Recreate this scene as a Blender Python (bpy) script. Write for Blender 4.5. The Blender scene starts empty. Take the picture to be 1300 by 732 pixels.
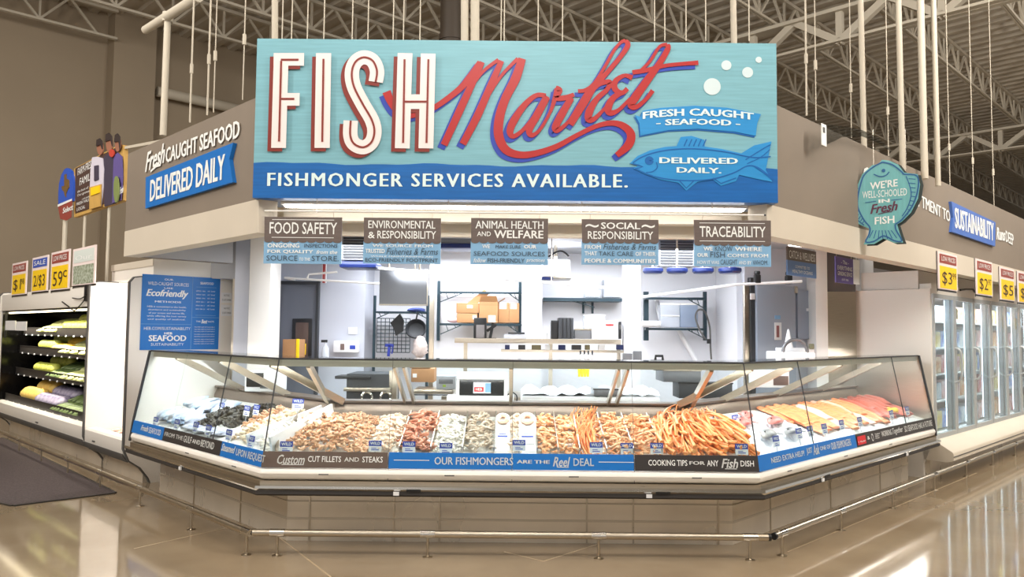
import bpy, bmesh, math, random
from math import sin, cos, pi, radians as R
from mathutils import Matrix, Vector
rnd = random.Random(11)
S = bpy.context.scene
COL = S.collection
I4 = Matrix.Identity(4)
# ------------------------------------------------------------------ camera
CAMZ = 1.55; PITCH = R(3.27); ROLL = 0.0096; FPX = 980.0
_f = Vector((0, cos(PITCH), sin(PITCH))); _u0 = Vector((0, -sin(PITCH), cos(PITCH))); _r0 = Vector((1, 0, 0))
_r = _r0*cos(ROLL) + _u0*sin(ROLL); _u = _u0*cos(ROLL) - _r0*sin(ROLL)
cam = bpy.data.cameras.new('camera'); cam.sensor_width = 36; cam.lens = FPX/1300*36; cam.clip_end = 300
co = bpy.data.objects.new('camera', cam); COL.objects.link(co); S.camera = co
co.matrix_world = Matrix((( _r.x, _u.x, -_f.x, 0), (_r.y, _u.y, -_f.y, 0), (_r.z, _u.z, -_f.z, CAMZ), (0, 0, 0, 1)))
# ------------------------------------------------------------------ light and exposure
S.view_settings.view_transform = 'Standard'; S.view_settings.look = 'None'
S.view_settings.exposure = 0.17; S.view_settings.gamma = 1; S.view_settings.use_curve_mapping = False
W = bpy.data.worlds.new('world'); S.world = W; W.use_nodes = True
W.node_tree.nodes['Background'].inputs[0].default_value = (1, .95, .89, 1)
W.node_tree.nodes['Background'].inputs[1].default_value = .52
def area(name, loc, tgt, sx, sy, power, col, spread=None):
    l = bpy.data.lights.new(name, 'AREA'); l.shape = 'RECTANGLE'; l.size = sx; l.size_y = sy; l.energy = power; l.color = col
    if spread: l.spread = R(spread)
    o = bpy.data.objects.new(name, l); COL.objects.link(o); o.location = loc
    o.rotation_euler = (Vector(tgt)-Vector(loc)).to_track_quat('-Z', 'Y').to_euler(); return o
WARM = (1, .955, .89); COOL = (.93, .96, 1)
for _k, (_x, _y) in enumerate([(-4, 0), (0, 0), (4, 0), (-3, -6), (3, -6)]):
    area('store_lamp', (_x, _y, 7.4), (_x*.9, _y+.6, 0), 1.0, 3.6, 95, WARM)
area('store_lamp', (-9, 2, 7.2), (4, 8.5, 1.2), 1.2, 4, 560, WARM)  # unseen lamp, turned and strengthened to brighten the freezer end panel
area('store_lamp', (9, 2, 7.2), (-3.5, 8, 1.2), 1.2, 4, 560, WARM)  # unseen lamp, turned and strengthened to brighten the left white end panels
area('store_lamp', (9, 10, 7.6), (8, 9, 0), 1.2, 4, 300, WARM)
area('store_lamp', (-8.5, 8, 7.6), (-8, 8, 0), 1.2, 4, 140, WARM)
area('store_lamp', (16, 16, 7.6), (14, 15, 0), 1.2, 6, 450, WARM)
for _x, _y, _p in ((-5, 3.5, 240), (5, 3.5, 520), (0, 1, 240), (11, 7, 800)):
    _o = area('deck_fill_light', (_x, _y, 5.9), (_x*1.8, _y+4, 9), 1.2, 3, _p, WARM)  # added upward fill that lightens the roof deck, no fixture there
area('kitchen_lamp', (-1.2, 7.6, 2.42), (-1.2, 7.7, 0), 1.6, 1.2, 78, COOL)
area('kitchen_lamp', (1.4, 7.6, 2.42), (1.4, 7.7, 0), 1.6, 1.2, 78, COOL)
area('kitchen_lamp', (.1, 8.8, 2.42), (.1, 8.9, 0), 3.4, .4, 66, COOL)
area('sign_strip_lamp', (0, 5.52, 2.43), (0, 5.75, 2.2), 3.2, .05, 9, (1, .95, .88))
area('display_lamp', (0, 5.74, 1.30), (0, 6.05, .7), 3.2, .04, 33, (1, .97, .94))
# ------------------------------------------------------------------ frames: x along the front, y into the depth
q = math.sqrt(.5)
FF = Matrix.Translation((0, 5.425, 0))
FL = Matrix(((q, q, 0, -1.81), (-q, q, 0, 5.425), (0, 0, 1, 0), (0, 0, 0, 1)))
FR = Matrix(((q, -q, 0, 1.81), (q, q, 0, 5.425), (0, 0, 1, 0), (0, 0, 0, 1)))
for _F, _x, _l in ((FL, -1.3, 2.3), (FR, 1.95, 3.5)):
    _o = area('display_lamp', _F @ Vector((_x, .32, 1.30)), _F @ Vector((_x, .62, .7)), _l, .04, 9*_l, (1, .97, .94))
    _o.rotation_euler = (_F.to_3x3() @ (Vector((0, .3, -.6)).to_track_quat('-Z', 'Y').to_matrix())).to_euler()
def on(M, px, py, d):                       # where the view line through a pixel of the photograph meets the plane y=d of a frame
    v = _f*FPX + _r*(px-650) + _u*(366-py)
    Mi = M.inverted(); c = Mi @ Vector((0, 0, CAMZ)); w = Mi.to_3x3() @ v
    t = (d-c.y)/w.y
    return c + w*t
def onz(px, py, z):
    v = _f*FPX + _r*(px-650) + _u*(366-py); t = (z-CAMZ)/v.z
    return Vector((0, 0, CAMZ)) + v*t
# ------------------------------------------------------------------ materials
def lin(c):
    return tuple(((x/255)/12.92 if x/255 <= .04045 else ((x/255+.055)/1.055)**2.4) for x in c) + (1,)
MATS = {}
def mat(name, rgb, rough=.5, metal=0, var=0, scale=8, stretch=(1, 1, 1), bump=0, emit=0, alpha=1, spec=None, rvar=0, rgb2=None):
    if name in MATS: return MATS[name]
    m = bpy.data.materials.new(name); m.use_nodes = True; MATS[name] = m
    nt = m.node_tree; b = nt.nodes['Principled BSDF']; c = lin(rgb)
    b.inputs['Base Color'].default_value = c; b.inputs['Roughness'].default_value = rough; b.inputs['Metallic'].default_value = metal
    if spec is not None: b.inputs['Specular IOR Level'].default_value = spec
    if emit: b.inputs['Emission Color'].default_value = c; b.inputs['Emission Strength'].default_value = emit
    if alpha < 1: b.inputs['Alpha'].default_value = alpha
    if var or bump or rvar or rgb2:
        tc = nt.nodes.new('ShaderNodeTexCoord'); mp = nt.nodes.new('ShaderNodeMapping'); mp.inputs['Scale'].default_value = stretch
        nz = nt.nodes.new('ShaderNodeTexNoise'); nz.inputs['Scale'].default_value = scale; nz.inputs['Detail'].default_value = 4
        nt.links.new(tc.outputs['Object'], mp.inputs[0]); nt.links.new(mp.outputs[0], nz.inputs['Vector'])
        if var or rgb2:
            cr = nt.nodes.new('ShaderNodeValToRGB'); cr.color_ramp.elements[0].position = .32; cr.color_ramp.elements[1].position = .68
            if rgb2: cr.color_ramp.elements[0].color = c; cr.color_ramp.elements[1].color = lin(rgb2)
            else:
                cr.color_ramp.elements[0].color = tuple(x*(1-var) for x in c[:3]) + (1,); cr.color_ramp.elements[1].color = tuple(min(1, x*(1+var)) for x in c[:3]) + (1,)
            nt.links.new(nz.outputs['Fac'], cr.inputs[0]); nt.links.new(cr.outputs[0], b.inputs['Base Color'])
        if rvar:
            mr = nt.nodes.new('ShaderNodeMapRange'); mr.inputs[3].default_value = max(.02, rough-rvar); mr.inputs[4].default_value = rough+rvar
            nt.links.new(nz.outputs['Fac'], mr.inputs[0]); nt.links.new(mr.outputs[0], b.inputs['Roughness'])
        if bump:
            bp = nt.nodes.new('ShaderNodeBump'); bp.inputs['Strength'].default_value = bump; bp.inputs['Distance'].default_value = .01
            nt.links.new(nz.outputs['Fac'], bp.inputs['Height']); nt.links.new(bp.outputs[0], b.inputs['Normal'])
    return m
def glassmat(name, tint=(245, 250, 250), refl=1.0):
    m = bpy.data.materials.new(name); m.use_nodes = True; nt = m.node_tree; nt.nodes.clear(); N = nt.nodes.new; L = nt.links.new
    out = N('ShaderNodeOutputMaterial'); mx = N('ShaderNodeMixShader'); t = N('ShaderNodeBsdfTransparent'); g = N('ShaderNodeBsdfGlossy')
    t.inputs[0].default_value = lin(tint); g.inputs['Roughness'].default_value = .02
    lw = N('ShaderNodeLayerWeight'); lw.inputs[0].default_value = .5
    pw = N('ShaderNodeMath'); pw.operation = 'POWER'; pw.inputs[1].default_value = 5
    ma = N('ShaderNodeMath'); ma.operation = 'MULTIPLY_ADD'; ma.inputs[1].default_value = .9*refl; ma.inputs[2].default_value = .03*refl
    L(lw.outputs['Facing'], pw.inputs[0]); L(pw.outputs[0], ma.inputs[0]); L(ma.outputs[0], mx.inputs[0]); L(t.outputs[0], mx.inputs[1]); L(g.outputs[0], mx.inputs[2]); L(mx.outputs[0], out.inputs[0])
    MATS[name] = m; return m
GLASS = glassmat('clear_glass'); DGLASS = glassmat('door_glass', (225, 236, 240), 1.2); ACRYL = glassmat('clear_plastic', (205, 208, 208), 1.6)
WHITE = mat('white_enamel', (240, 237, 232), .35); OFFW = mat('warm_white_panel', (236, 231, 223), .4)
KWHITE = mat('white_wall_panel', (232, 233, 238), .35); KGREY = mat('grey_wall_panel', (196, 200, 212), .4)
STEEL = mat('brushed_steel', (196, 186, 170), .3, 1, .05, 30, (.3, .3, 6), 0, rvar=.06)
STEELD = mat('kick_steel', (224, 214, 198), .3, .5, .12, 1.6, (1, 1, .5), 0, rvar=.14)
CHROME = mat('chrome', (215, 212, 206), .14, 1)
BLACK = mat('black_plastic', (24, 24, 26), .4); DARK = mat('dark_rubber', (48, 44, 42), .55); GASKET = mat('grey_gasket', (88, 86, 84), .6)
BROWN = mat('taupe_paint', (130, 118, 105), .75, 0, .03, 2); BEIGE = mat('beige_paint', (206, 196, 180), .7, 0, .02, 2)
WALLM = mat('wall_taupe', (158, 143, 122), .8, 0, .03, .8); CEILM = mat('deck_paint', (192, 183, 168), .7); JOISTM = mat('joist_paint', (196, 187, 170), .6)
SIGNBL = mat('painted_teal_boards', (120, 174, 187), .5, 0, .08, 3, (1, 1, 22)); DEEPB = mat('deep_blue_paint', (4, 96, 172), .45, 0, .12, 3, (1, 1, 16))
BLUE = mat('banner_blue', (14, 112, 196), .4); BLUE2 = mat('ribbon_blue', (36, 140, 206), .45, 0, .06, 3, (1, 1, 12)); LBLUE = mat('pale_blue_print', (132, 178, 216), .45)
NAVY = mat('navy_print', (40, 66, 170), .45); RED = mat('red_print', (172, 28, 28), .45); RUST = mat('rust_print', (128, 42, 32), .45)
PINKW = mat('warm_white_print', (240, 224, 222), .45); WPRINT = mat('white_print', (240, 242, 240), .45); TXTD = mat('slate_print', (62, 78, 92), .5)
SIGNBR = mat('brown_print', (104, 92, 88), .5, 0, .08, 6, (1, 1, 10)); BANDBR = mat('band_brown', (98, 84, 76), .45); BANDBK = mat('band_charcoal', (52, 48, 48), .45)
YEL = mat('price_yellow', (248, 206, 10), .45); SKIN = mat('printed_skin', (150, 100, 78), .6); PURP = mat('printed_purple', (92, 78, 140), .6)
CARD = mat('cardboard', (176, 130, 88), .75, 0, .06, 5); BLUED = mat('dome_blue', (18, 36, 92), .35)
RACK = mat('slate_epoxy_wire', (42, 62, 72), .4, .3); KDGREY = mat('grey_door', (104, 108, 118), .45); KDARK = mat('charcoal', (52, 54, 58), .5)
RAILS = mat('rail_steel', (206, 196, 180), .38, .45)
STEELR = mat('riser_steel', (126, 112, 102), .36, .7, .06, 30, (.3, .3, 6), 0)
CLEARP = mat('milky_plastic', (215, 222, 232), .25, alpha=.55); PWHITE = mat('white_plastic', (235, 236, 238), .35); LAMPW = mat('lit_tube', (255, 250, 242), .5, emit=9)
# ------------------------------------------------------------------ mesh builder
WM = {}
class MB:
    def __init__(s, M=I4): s.bm = bmesh.new(); s.M = M
    def add(s, vs, fs):
        b = [s.bm.verts.new(s.M @ Vector(v)) for v in vs]
        for f in fs:
            try: s.bm.faces.new([b[i] for i in f])
            except ValueError: pass
        return s
    def box(s, x0, x1, y0, y1, z0, z1, bev=0, T=None):
        c = Vector(((x0+x1)/2, (y0+y1)/2, (z0+z1)/2)); sz = (abs(x1-x0), abs(y1-y0), abs(z1-z0))
        m = s.M @ (T or I4) @ Matrix.Translation(c) @ Matrix.Diagonal((*sz, 1))
        g = bmesh.ops.create_cube(s.bm, size=1, matrix=m)
        if bev:
            e = list({e for v in g['verts'] for e in v.link_edges})
            bmesh.ops.bevel(s.bm, geom=e, offset=min(bev, min(sz)*.45), segments=2, affect='EDGES', profile=.6)
        return s
    def bar(s, p0, p1, w, h, up=Vector((0, 0, 1))):
        p0, p1 = Vector(p0), Vector(p1); d = (p1-p0); L = d.length; d.normalize()
        x = d.cross(up)
        if x.length < 1e-4: x = Vector((1, 0, 0))
        x.normalize(); y = x.cross(d)
        vs = []
        for p in (p0, p1):
            for a, b in ((-1, -1), (1, -1), (1, 1), (-1, 1)): vs.append(p + x*(a*w/2) + y*(b*h/2))
        return s.add(vs, [(0, 3, 2, 1), (4, 5, 6, 7), (0, 1, 5, 4), (1, 2, 6, 5), (2, 3, 7, 6), (3, 0, 4, 7)])
    def tube(s, pts, r, seg=8, caps=True):
        pts = [Vector(p) for p in pts]; n = len(pts); rr = r if isinstance(r, (list, tuple)) else [r]*n
        vs = []; ref = None
        for i, p in enumerate(pts):
            d = (pts[min(i+1, n-1)] - pts[max(i-1, 0)]).normalized()
            if ref is None: ref = Vector((0, 0, 1)) if abs(d.z) < .9 else Vector((1, 0, 0))
            x = d.cross(ref).normalized(); y = x.cross(d).normalized(); ref = y
            for k in range(seg):
                a = 2*pi*k/seg; vs.append(p + (x*cos(a) + y*sin(a))*rr[i])
        fs = [(i*seg+k, i*seg+(k+1) % seg, (i+1)*seg+(k+1) % seg, (i+1)*seg+k) for i in range(n-1) for k in range(seg)]
        if caps: fs += [tuple(range(seg))[::-1], tuple((n-1)*seg+k for k in range(seg))]
        return s.add(vs, fs)
    def lathe(s, prof, c=(0, 0, 0), seg=16, T=None):
        T = T or I4; vs = []; c = Vector(c)
        for r_, z in prof:
            for k in range(seg):
                a = 2*pi*k/seg; vs.append(T @ (c + Vector((r_*cos(a), r_*sin(a), z))))
        n = len(prof)
        fs = [(i*seg+k, i*seg+(k+1) % seg, (i+1)*seg+(k+1) % seg, (i+1)*seg+k) for i in range(n-1) for k in range(seg)]
        fs += [tuple(range(seg))[::-1], tuple((n-1)*seg+k for k in range(seg))]
        return s.add(vs, fs)
    def prism(s, poly, y0, y1):             # outline in x,z given depth from y0 to y1
        n = len(poly); vs = [(x, y0, z) for x, z in poly] + [(x, y1, z) for x, z in poly]
        return s.add(vs, [tuple(range(n)), tuple(range(2*n-1, n-1, -1))] + [(i, i+n, (i+1) % n+n, (i+1) % n) for i in range(n)])
    def ribbon(s, pts, w, y0, y1=None):      # flat brush stroke along x,z points
        n = len(pts); L = []; Rr = []
        for i in range(n):
            a = Vector(pts[max(i-1, 0)]); b = Vector(pts[min(i+1, n-1)]); d = (b-a); d = d.normalized() if d.length > 1e-9 else Vector((1, 0)); nn = Vector((-d.y, d.x))
            p = Vector(pts[i]); ww = (w[i] if isinstance(w, (list, tuple)) else w)/2
            L.append(p+nn*ww); Rr.append(p-nn*ww)
        vs = [(v.x, y0, v.y) for v in L] + [(v.x, y0, v.y) for v in Rr]
        return s.add(vs, [(i, i+1, n+i+1, n+i) for i in range(n-1)])
    def text(s, body, x0, x1, z0, h, y, bold=.02, shear=0, arc=0, slope=0):
        e = 0
        if 'M' in body and bold > 0: e = bold*1.2; bold = 0
        elif bold > .014: e = (bold-.012)*1.3; bold = .012
        vs, fs = tmesh(body, bold, shear)
        if e:
            n_ = len(vs); fs = fs + [tuple(i+n_ for i in f) for f in fs] + [tuple(i+2*n_ for i in f) for f in fs]
            vs = [(v[0], v[1], 0) for v in vs] + [(v[0]-e, v[1], 1) for v in vs] + [(v[0]+e, v[1], 2) for v in vs]
        ax = min(v[0] for v in vs); bx = max(v[0] for v in vs); az = min(v[1] for v in vs); bz = max(v[1] for v in vs)
        if x1 is None: x1 = x0 + h*(bx-ax)/(bz-az)
        out = []
        for v in vs:
            t = (v[0]-ax)/(bx-ax); k = (v[1]-az)/(bz-az)
            out.append((x0+(x1-x0)*t, y-(.00015*v[2] if e else 0), z0+h*k+arc*(1-(2*t-1)**2)+slope*(x1-x0)*t))
        return s.add(out, fs)
    def ptext(s, body, d, a, b, hpx, bold=.02, shear=0, arc=0):   # baseline from pixel a to pixel b, letters hpx tall at a
        p = on(s.M, a[0], a[1], d); p2 = on(s.M, b[0], b[1], d); t = on(s.M, a[0], a[1]-hpx, d)
        return s.text(body, p.x, p2.x, p.z, t.z-p.z, d, bold, shear, arc, (p2.z-p.z)/(p2.x-p.x))
    def pbox(s, px0, py0, px1, py1, y0, y1, bev=0):      # a box whose front, at y0, covers a rectangle of the photograph
        a = on(s.M, px0, py0, y0); b = on(s.M, px1, py1, y0)
        return s.box(a.x, b.x, y0, y1, min(a.z, b.z), max(a.z, b.z), bev)
    def mesh(s, name, m, smooth=38):
        bmesh.ops.recalc_face_normals(s.bm, faces=s.bm.faces[:])
        me = bpy.data.meshes.new(name); s.bm.to_mesh(me); s.bm.free(); me.materials.append(m)
        if smooth:
            me.polygons.foreach_set('use_smooth', [True]*len(me.polygons)); me.set_sharp_from_angle(angle=R(smooth))
        return me
    def build(s, name, m, parent, label=None, stuff=False, smooth=38):
        if 'lettering' in name or 'letters' in name or 'numerals' in name or 'print' in name: smooth = 0
        me = s.mesh(name, m, smooth); me.transform(WM[parent.name].inverted())
        o = bpy.data.objects.new(name, me); COL.objects.link(o); o.parent = parent; WM[o.name] = WM[parent.name]
        if label: o['label'] = label
        if stuff: o['kind'] = 'stuff'
        return o
    def thing(s, name, m, label, cat, group=None, kind=None, smooth=38):
        me = s.mesh(name, m, smooth); xs = [v.co for v in me.vertices]
        lo = Vector([min(c[i] for c in xs) for i in range(3)]); hi = Vector([max(c[i] for c in xs) for i in range(3)])
        T = Matrix.Translation(((lo.x+hi.x)/2, (lo.y+hi.y)/2, lo.z)); me.transform(T.inverted())
        o = bpy.data.objects.new(name, me); COL.objects.link(o); o.matrix_world = T; WM[o.name] = T
        tag(o, label, cat, group, kind); return o
    def struct(s, name, m, smooth=38):
        me = s.mesh(name, m, smooth); o = bpy.data.objects.new(name, me); COL.objects.link(o); o['kind'] = 'structure'; WM[o.name] = I4; return o
def tag(o, label=None, cat=None, group=None, kind=None):
    if label: o['label'] = label
    if cat: o['category'] = cat
    if group: o['group'] = group
    if kind: o['kind'] = kind
def thing(name, label, cat, M=I4, at=(0, 0, 0), group=None):
    o = bpy.data.objects.new(name, None); COL.objects.link(o); o.empty_display_size = .05
    m = M @ Matrix.Translation(at); o.matrix_world = m; WM[o.name] = m; tag(o, label, cat, group); return o
def dup(o, M, label=None, group=None):
    c = o.copy(); COL.objects.link(c); c.matrix_world = M; WM[c.name] = M
    if label: c['label'] = label
    if group: c['group'] = group
    for k in list(o.children):
        d = k.copy(); COL.objects.link(d); d.parent = c
        for k2 in list(k.children):
            e = k2.copy(); COL.objects.link(e); e.parent = d
    return c
_tm = {}
def tmesh(body, bold, shear):
    key = (body, bold, shear)
    if key not in _tm:
        c = bpy.data.curves.new('lettering', 'FONT'); c.body = body; c.resolution_u = 2; c.offset = bold; c.shear = shear; c.size = 1; c.space_character = 1.18 if body.startswith('FISHMONGER') else 1
        o = bpy.data.objects.new('lettering', c); me = o.to_mesh()
        _tm[key] = ([(v.co.x, v.co.y) for v in me.vertices], [tuple(p.vertices) for p in me.polygons])
        o.to_mesh_clear(); bpy.data.objects.remove(o); bpy.data.curves.remove(c)
    return _tm[key]
def smooth_path(pts, ws=None, n=6):          # Catmull-Rom through the points
    out = []; wo = []
    for i in range(len(pts)-1):
        p0 = Vector(pts[max(i-1, 0)]); p1 = Vector(pts[i]); p2 = Vector(pts[i+1]); p3 = Vector(pts[min(i+2, len(pts)-1)])
        for k in range(n):
            t = k/n
            out.append(.5*((2*p1) + (p2-p0)*t + (2*p0-5*p1+4*p2-p3)*t*t + (3*p1-p0-3*p2+p3)*t**3))
            if ws: wo.append(ws[i]*(1-t)+ws[i+1]*t)
    out.append(Vector(pts[-1]))
    if ws: wo.append(ws[-1]); return out, wo
    return out
# ================================================================== the building
fm = mat('polished_concrete', (136, 119, 97), .075, 0, rgb2=(151, 134, 111), scale=1.3, rvar=.03, spec=.7)
MB().box(-45, 45, -12, 70, -.2, 0).struct('floor', fm)
g = MB()
for a, b in (((690, 712), (760, 690)), ((300, 640), (420, 732)), ((1000, 700), (1240, 600)), ((640, 700), (690, 712)), ((170, 696), (330, 660))):
    p, p2 = onz(*a, .0004), onz(*b, .0004); g.bar(p, p2, .012, .0006)
g.struct('floor_joints', mat('joint_filler', (178, 158, 128), .3))
# corrugated roof deck, ribs running along (1,-1)
d = MB(); e1 = Vector((q, -q, 0)); e2 = Vector((q, q, 0)); vs = []; fs = []
n = 0; p = -12.0
while p < 75:
    for dp, z in ((0, 8.6), (.16, 8.6), (.2, 8.67), (.36, 8.67)):
        for s_ in (-34, 48): vs.append(e2*(p+dp) + e1*s_ + Vector((0, 0, z)))
        n += 1
    p += .4
fs = [(2*i, 2*i+1, 2*i+3, 2*i+2) for i in range(n-1)]
d.add(vs, fs).struct('ceiling', CEILM, 0)
MB(Matrix.Identity(4)).add([(-60, -12, 8.9), (60, -12, 8.9), (60, 75, 8.9), (-60, 75, 8.9)], [(0, 1, 2, 3)]).struct('ceiling_roof', CEILM)
FWL = Matrix(((q, -q, 0, 0), (q, q, 0, 0), (0, 0, 1, 0), (0, 0, 0, 1)))        # x along (1,1), y along (-1,1)
w = MB(FWL); w.box(-25, 60, 18.6, 19, 0, 9); w.struct('wall_left', WALLM)
w = MB(FWL); w.box(5.6, 6.5, 18.15, 18.6, 0, 9); w.box(6.5, 6.65, 18.5, 18.6, 0, 9); w.struct('pilaster_left', WALLM)
MB().box(-45, 45, 60, 60.4, 0, 9).struct('wall_back', WALLM)
MB(FWL).box(-25, 60, -38, -37.6, 0, 9).struct('wall_right', WALLM)
# open-web joists along (1,1)
def joist(y, x0, x1, zb=7.9, zt=8.58, w_=.1, step=.55, name='roof_joist', label='cream open-web steel roof joist under the corrugated deck', grp='roof joists', cat='joist', M=FWL):
    t = thing(name, label, cat, M, ((x0+x1)/2, y, zb), grp)
    MB(M).box(x0, x1, y-w_/2, y+w_/2, zt-.07, zt).build('top_chord', JOISTM, t)
    b = MB(M)
    for sg in (-1, 1): b.box(x0, x1, y+sg*w_*.3-w_*.2, y+sg*w_*.3+w_*.2, zb, zb+.05)
    b.build('bottom_chord', JOISTM, t)
    b = MB(M); x = x0; k = 0
    while x < x1-step:
        b.bar((x, y, zb+.03 if k % 2 == 0 else zt-.03), (x+step, y, zt-.03 if k % 2 == 0 else zb+.03), w_*.45, w_*.45)
        if k % 2 == 0: b.bar((x, y, zb+.03), (x, y, zt-.03), w_*.4, w_*.4)
        x += step; k += 1
    b.build('web', JOISTM, t, smooth=0)
joist(18.0, -8, 5.6)
for k in range(1, 9): joist(18.0-1.8*k, -6 if k < 4 else 2, 46)
for k in range(9, 22): joist(18.0-1.8*k, 15, 46, step=.8)
FG = Matrix(((q, q, 0, 0), (-q, q, 0, 0), (0, 0, 1, 0), (0, 0, 0, 1)))       # x along (1,-1), y along (1,1)
pg = onz(1000, 72, 7.2); yg = (pg.x+pg.y)*q
joist(yg, -9.5, 26, 7.2, 7.88, .3, .9, 'roof_girder', 'heavy cream truss girder crossing above the seafood counter at the ceiling', None, 'girder', FG)
joist(yg+12, -9.5, 30, 7.2, 7.88, .3, .9, 'roof_girder', 'heavy cream truss girder farther back above the freezer aisle', None, 'girder', FG)
# pipes and struts
def wz(px, py, Y): v = on(I4, px, py, Y); return v
t = thing('sprinkler_pipe', 'cream pipe with a drop above the left fascia', 'pipe', I4, wz(208, 167, 8.3))
a, b_ = wz(185, 38, 9.0), wz(252, -4, 7.4)
MB().tube([a, b_], .05, 12).build('branch_pipe', JOISTM, t)
MB().tube([wz(213, 22, 8.3), wz(207, 172, 8.3)], .035, 12).build('drop_pipe', JOISTM, t)
MB().lathe([(.055, -.05), (.06, 0), (.055, .05)], wz(213, 22, 8.3), 12).build('tee_fitting', JOISTM, t)
MB(FWL).tube([(6.6, 18.3, 7.05), (14, 18.3, 7.05)], .12, 12).thing('wall_pipe', JOISTM, 'thick cream pipe running along the far taupe wall', 'pipe')
for i, (px, pt, pb, Y, rr, lab) in enumerate([(349, -30, 46, 6.4, .027, 'cream post from the roof down behind the blue sign, beside its left end'), (590, -30, 46, 6.6, .035, 'thick cream post above the middle of the blue sign'), (603, -30, 46, 6.6, .04, 'thicker cream post paired with another above the middle of the blue sign'),
        (1095, 56, 176, 6.75, .024, 'cream post nearest the blue sign on the freezer side fascia'), (1144, 55, 206, 7.1, .026, 'cream post behind the fish shaped sign, nearer of a leaning pair'), (1172, 95, 215, 7.6, .034, 'thick cream post standing second past the fish sign'), (1189, 78, 224, 7.7, .026, 'slim cream post farthest along the freezer side fascia'), (930, -30, 50, 7.4, .03, 'cream post rising above the bubbles end of the blue sign')]):
    MB().tube([wz(px-(4 if px > 650 else 0)*(pb-pt)/100, pt-150, Y), wz(px+(2 if px > 700 else 0), pb+12, Y)], rr, 10).thing('steel_post', JOISTM, lab, 'post')
for px in (241, 263, 271, 308, 358, 370, 390, 411, 447, 467, 499, 512, 533, 636, 640, 683, 714, 765, 785, 831, 844, 871, 896, 951, 1024, 1036, 1081, 1128, 1206, 1236, 1262):
    if px < 315: Y = 7.3 - (px-155)/165*1.75; pb = 184-(px-165)*.428+4
    elif px < 985: Y = 5.6; pb = 52
    else: Y = 5.5+(px-989)/311*4.9; pb = 124+(px-990)*.4916+6
    z0 = wz(px, pb, Y).z; a = wz(px, pb, Y); 
    o = MB().tube([a, (a.x, a.y, 8.6)], .0045 if px not in (241, 263, 1024) else .0075, 6); o.tube([(a.x, a.y, z0+.42), (a.x, a.y, z0+.5)], .014, 6)
    o.thing('hanger_rod', JOISTM, 'thin threaded steel rod hanging the sign fascia from the roof', 'rod', 'ceiling hanger rods')
MB().lathe([(.19, 0), (.19, 3.1), (.21, 3.1), (.21, 3.2), (.19, 3.2), (.19, 5.4)], wz(573, 60, 12.5)-Vector((0, 0, 3)), 20).thing('exhaust_duct', mat('duct_dark', (70, 60, 50), .5), 'dark round duct rising to the roof above the blue sign', 'duct')
# fascia band over the counter
def fascia(M, x0, x1, name):
    MB(M).box(x0, x1, 0, .14, 2.474, 3.22).struct('wall_fascia_'+name, BROWN)
    MB(M).box(x0, x1, -.004, .14, 2.235 if name == 'left' else 2.25, 2.474).struct('trim_fascia_'+name, BEIGE)
fascia(FL, -2.65, .03, 'left'); fascia(FR, -.03, 13, 'right')
GREYP = mat('grey_paint', (150, 150, 152), .6); KCEIL = mat('grey_ceiling', (176, 178, 184), .6)
b = MB(FL); b.box(-2.65, -2.53, .14, 1.0, 2.235, 3.22); b.struct('wall_return_left', BROWN)
b = MB(FL); b.box(-2.53, -2.5, .14, 1.0, 2.235, 3.0); b.struct('wall_return_lining', GREYP)
# header over the opening, kitchen shell
MB().box(-1.72, 1.72, 5.76, 5.86, 2.375, 2.55).struct('trim_header', BEIGE)
MB().box(-1.9, 1.95, 6.02, 6.1, 2.3, 2.6).struct('trim_header_inner', mat('cream_paint', (232, 222, 204), .6))
k = MB(); pl = [(-1.6, 5.87), (1.6, 5.87), (3.9, 8.1), (4.5, 8.7), (4.5, 9.9), (-3.6, 9.9), (-3.6, 8.2), (-3.2, 7.6)]
k.add([(x, y, 2.56) for x, y in pl]+[(x, y, 2.6) for x, y in pl], [tuple(range(8)), tuple(range(15, 7, -1))]+[(i, (i+1) % 8, (i+1) % 8+8, i+8) for i in range(8)]); k.struct('ceiling_kitchen', KCEIL)
MB().box(-3.6, 4.6, 9.8, 9.95, 0, 2.6).struct('wall_kitchen_back', KWHITE)
p0 = on(I4, 345, 400, 9.2); p1 = on(I4, 463, 400, 9.2)
MB().box(p0.x-.6, p1.x, 9.2, 9.8, 0, 2.6).struct('wall_kitchen_left_bay', KGREY)
p0 = on(I4, 551, 400, 9.35); p1 = on(I4, 688, 400, 9.35)
MB().box(p0.x, p1.x, 9.35, 9.8, 0, 2.6).struct('wall_kitchen_middle_bay', KWHITE)
MB().box(-2.95, -2.8, 8.2, 9.3, 0, 2.56).struct('wall_kitchen_left', KGREY)
MB().box(3.95, 4.05, 9.1, 9.8, 0, 2.56).struct('wall_kitchen_right', KWHITE)
MB().box(.5, .54, 9.0, 9.3, 0, .1).struct('trim_kitchen', KWHITE)
a = on(I4, 318, 300, 8.0); b_ = on(I4, 345, 300, 8.0)
MB().box(a.x, b_.x, 8.0, 8.36, 0, 2.56, .005).struct('column_left', WHITE)
a = on(I4, 298, 355, 8.3); b_ = on(I4, 330, 355, 8.3)
MB().box(a.x-.42, b_.x, 8.3, 8.4, 2.1, 2.56).struct('wall_panel_left', GREYP)
MB().box(a.x-.02, b_.x, 8.3, 8.4, 0, 2.1).struct('wall_steel_left', STEEL)
a = on(I4, 1035, 330, 8.95); b_ = on(I4, 1050, 330, 8.95); c = on(I4, 1075, 330, 9.0)
MB().box(a.x, b_.x, 8.95, 9.3, 0, 2.56, .005).struct('column_right', WHITE)
zz = on(I4, 1055, 370, 9.0).z
MB().box(b_.x, c.x+.1, 9.0, 9.1, zz, 2.56).struct('wall_panel_right', mat('dark_taupe', (96, 90, 88), .6))
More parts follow.
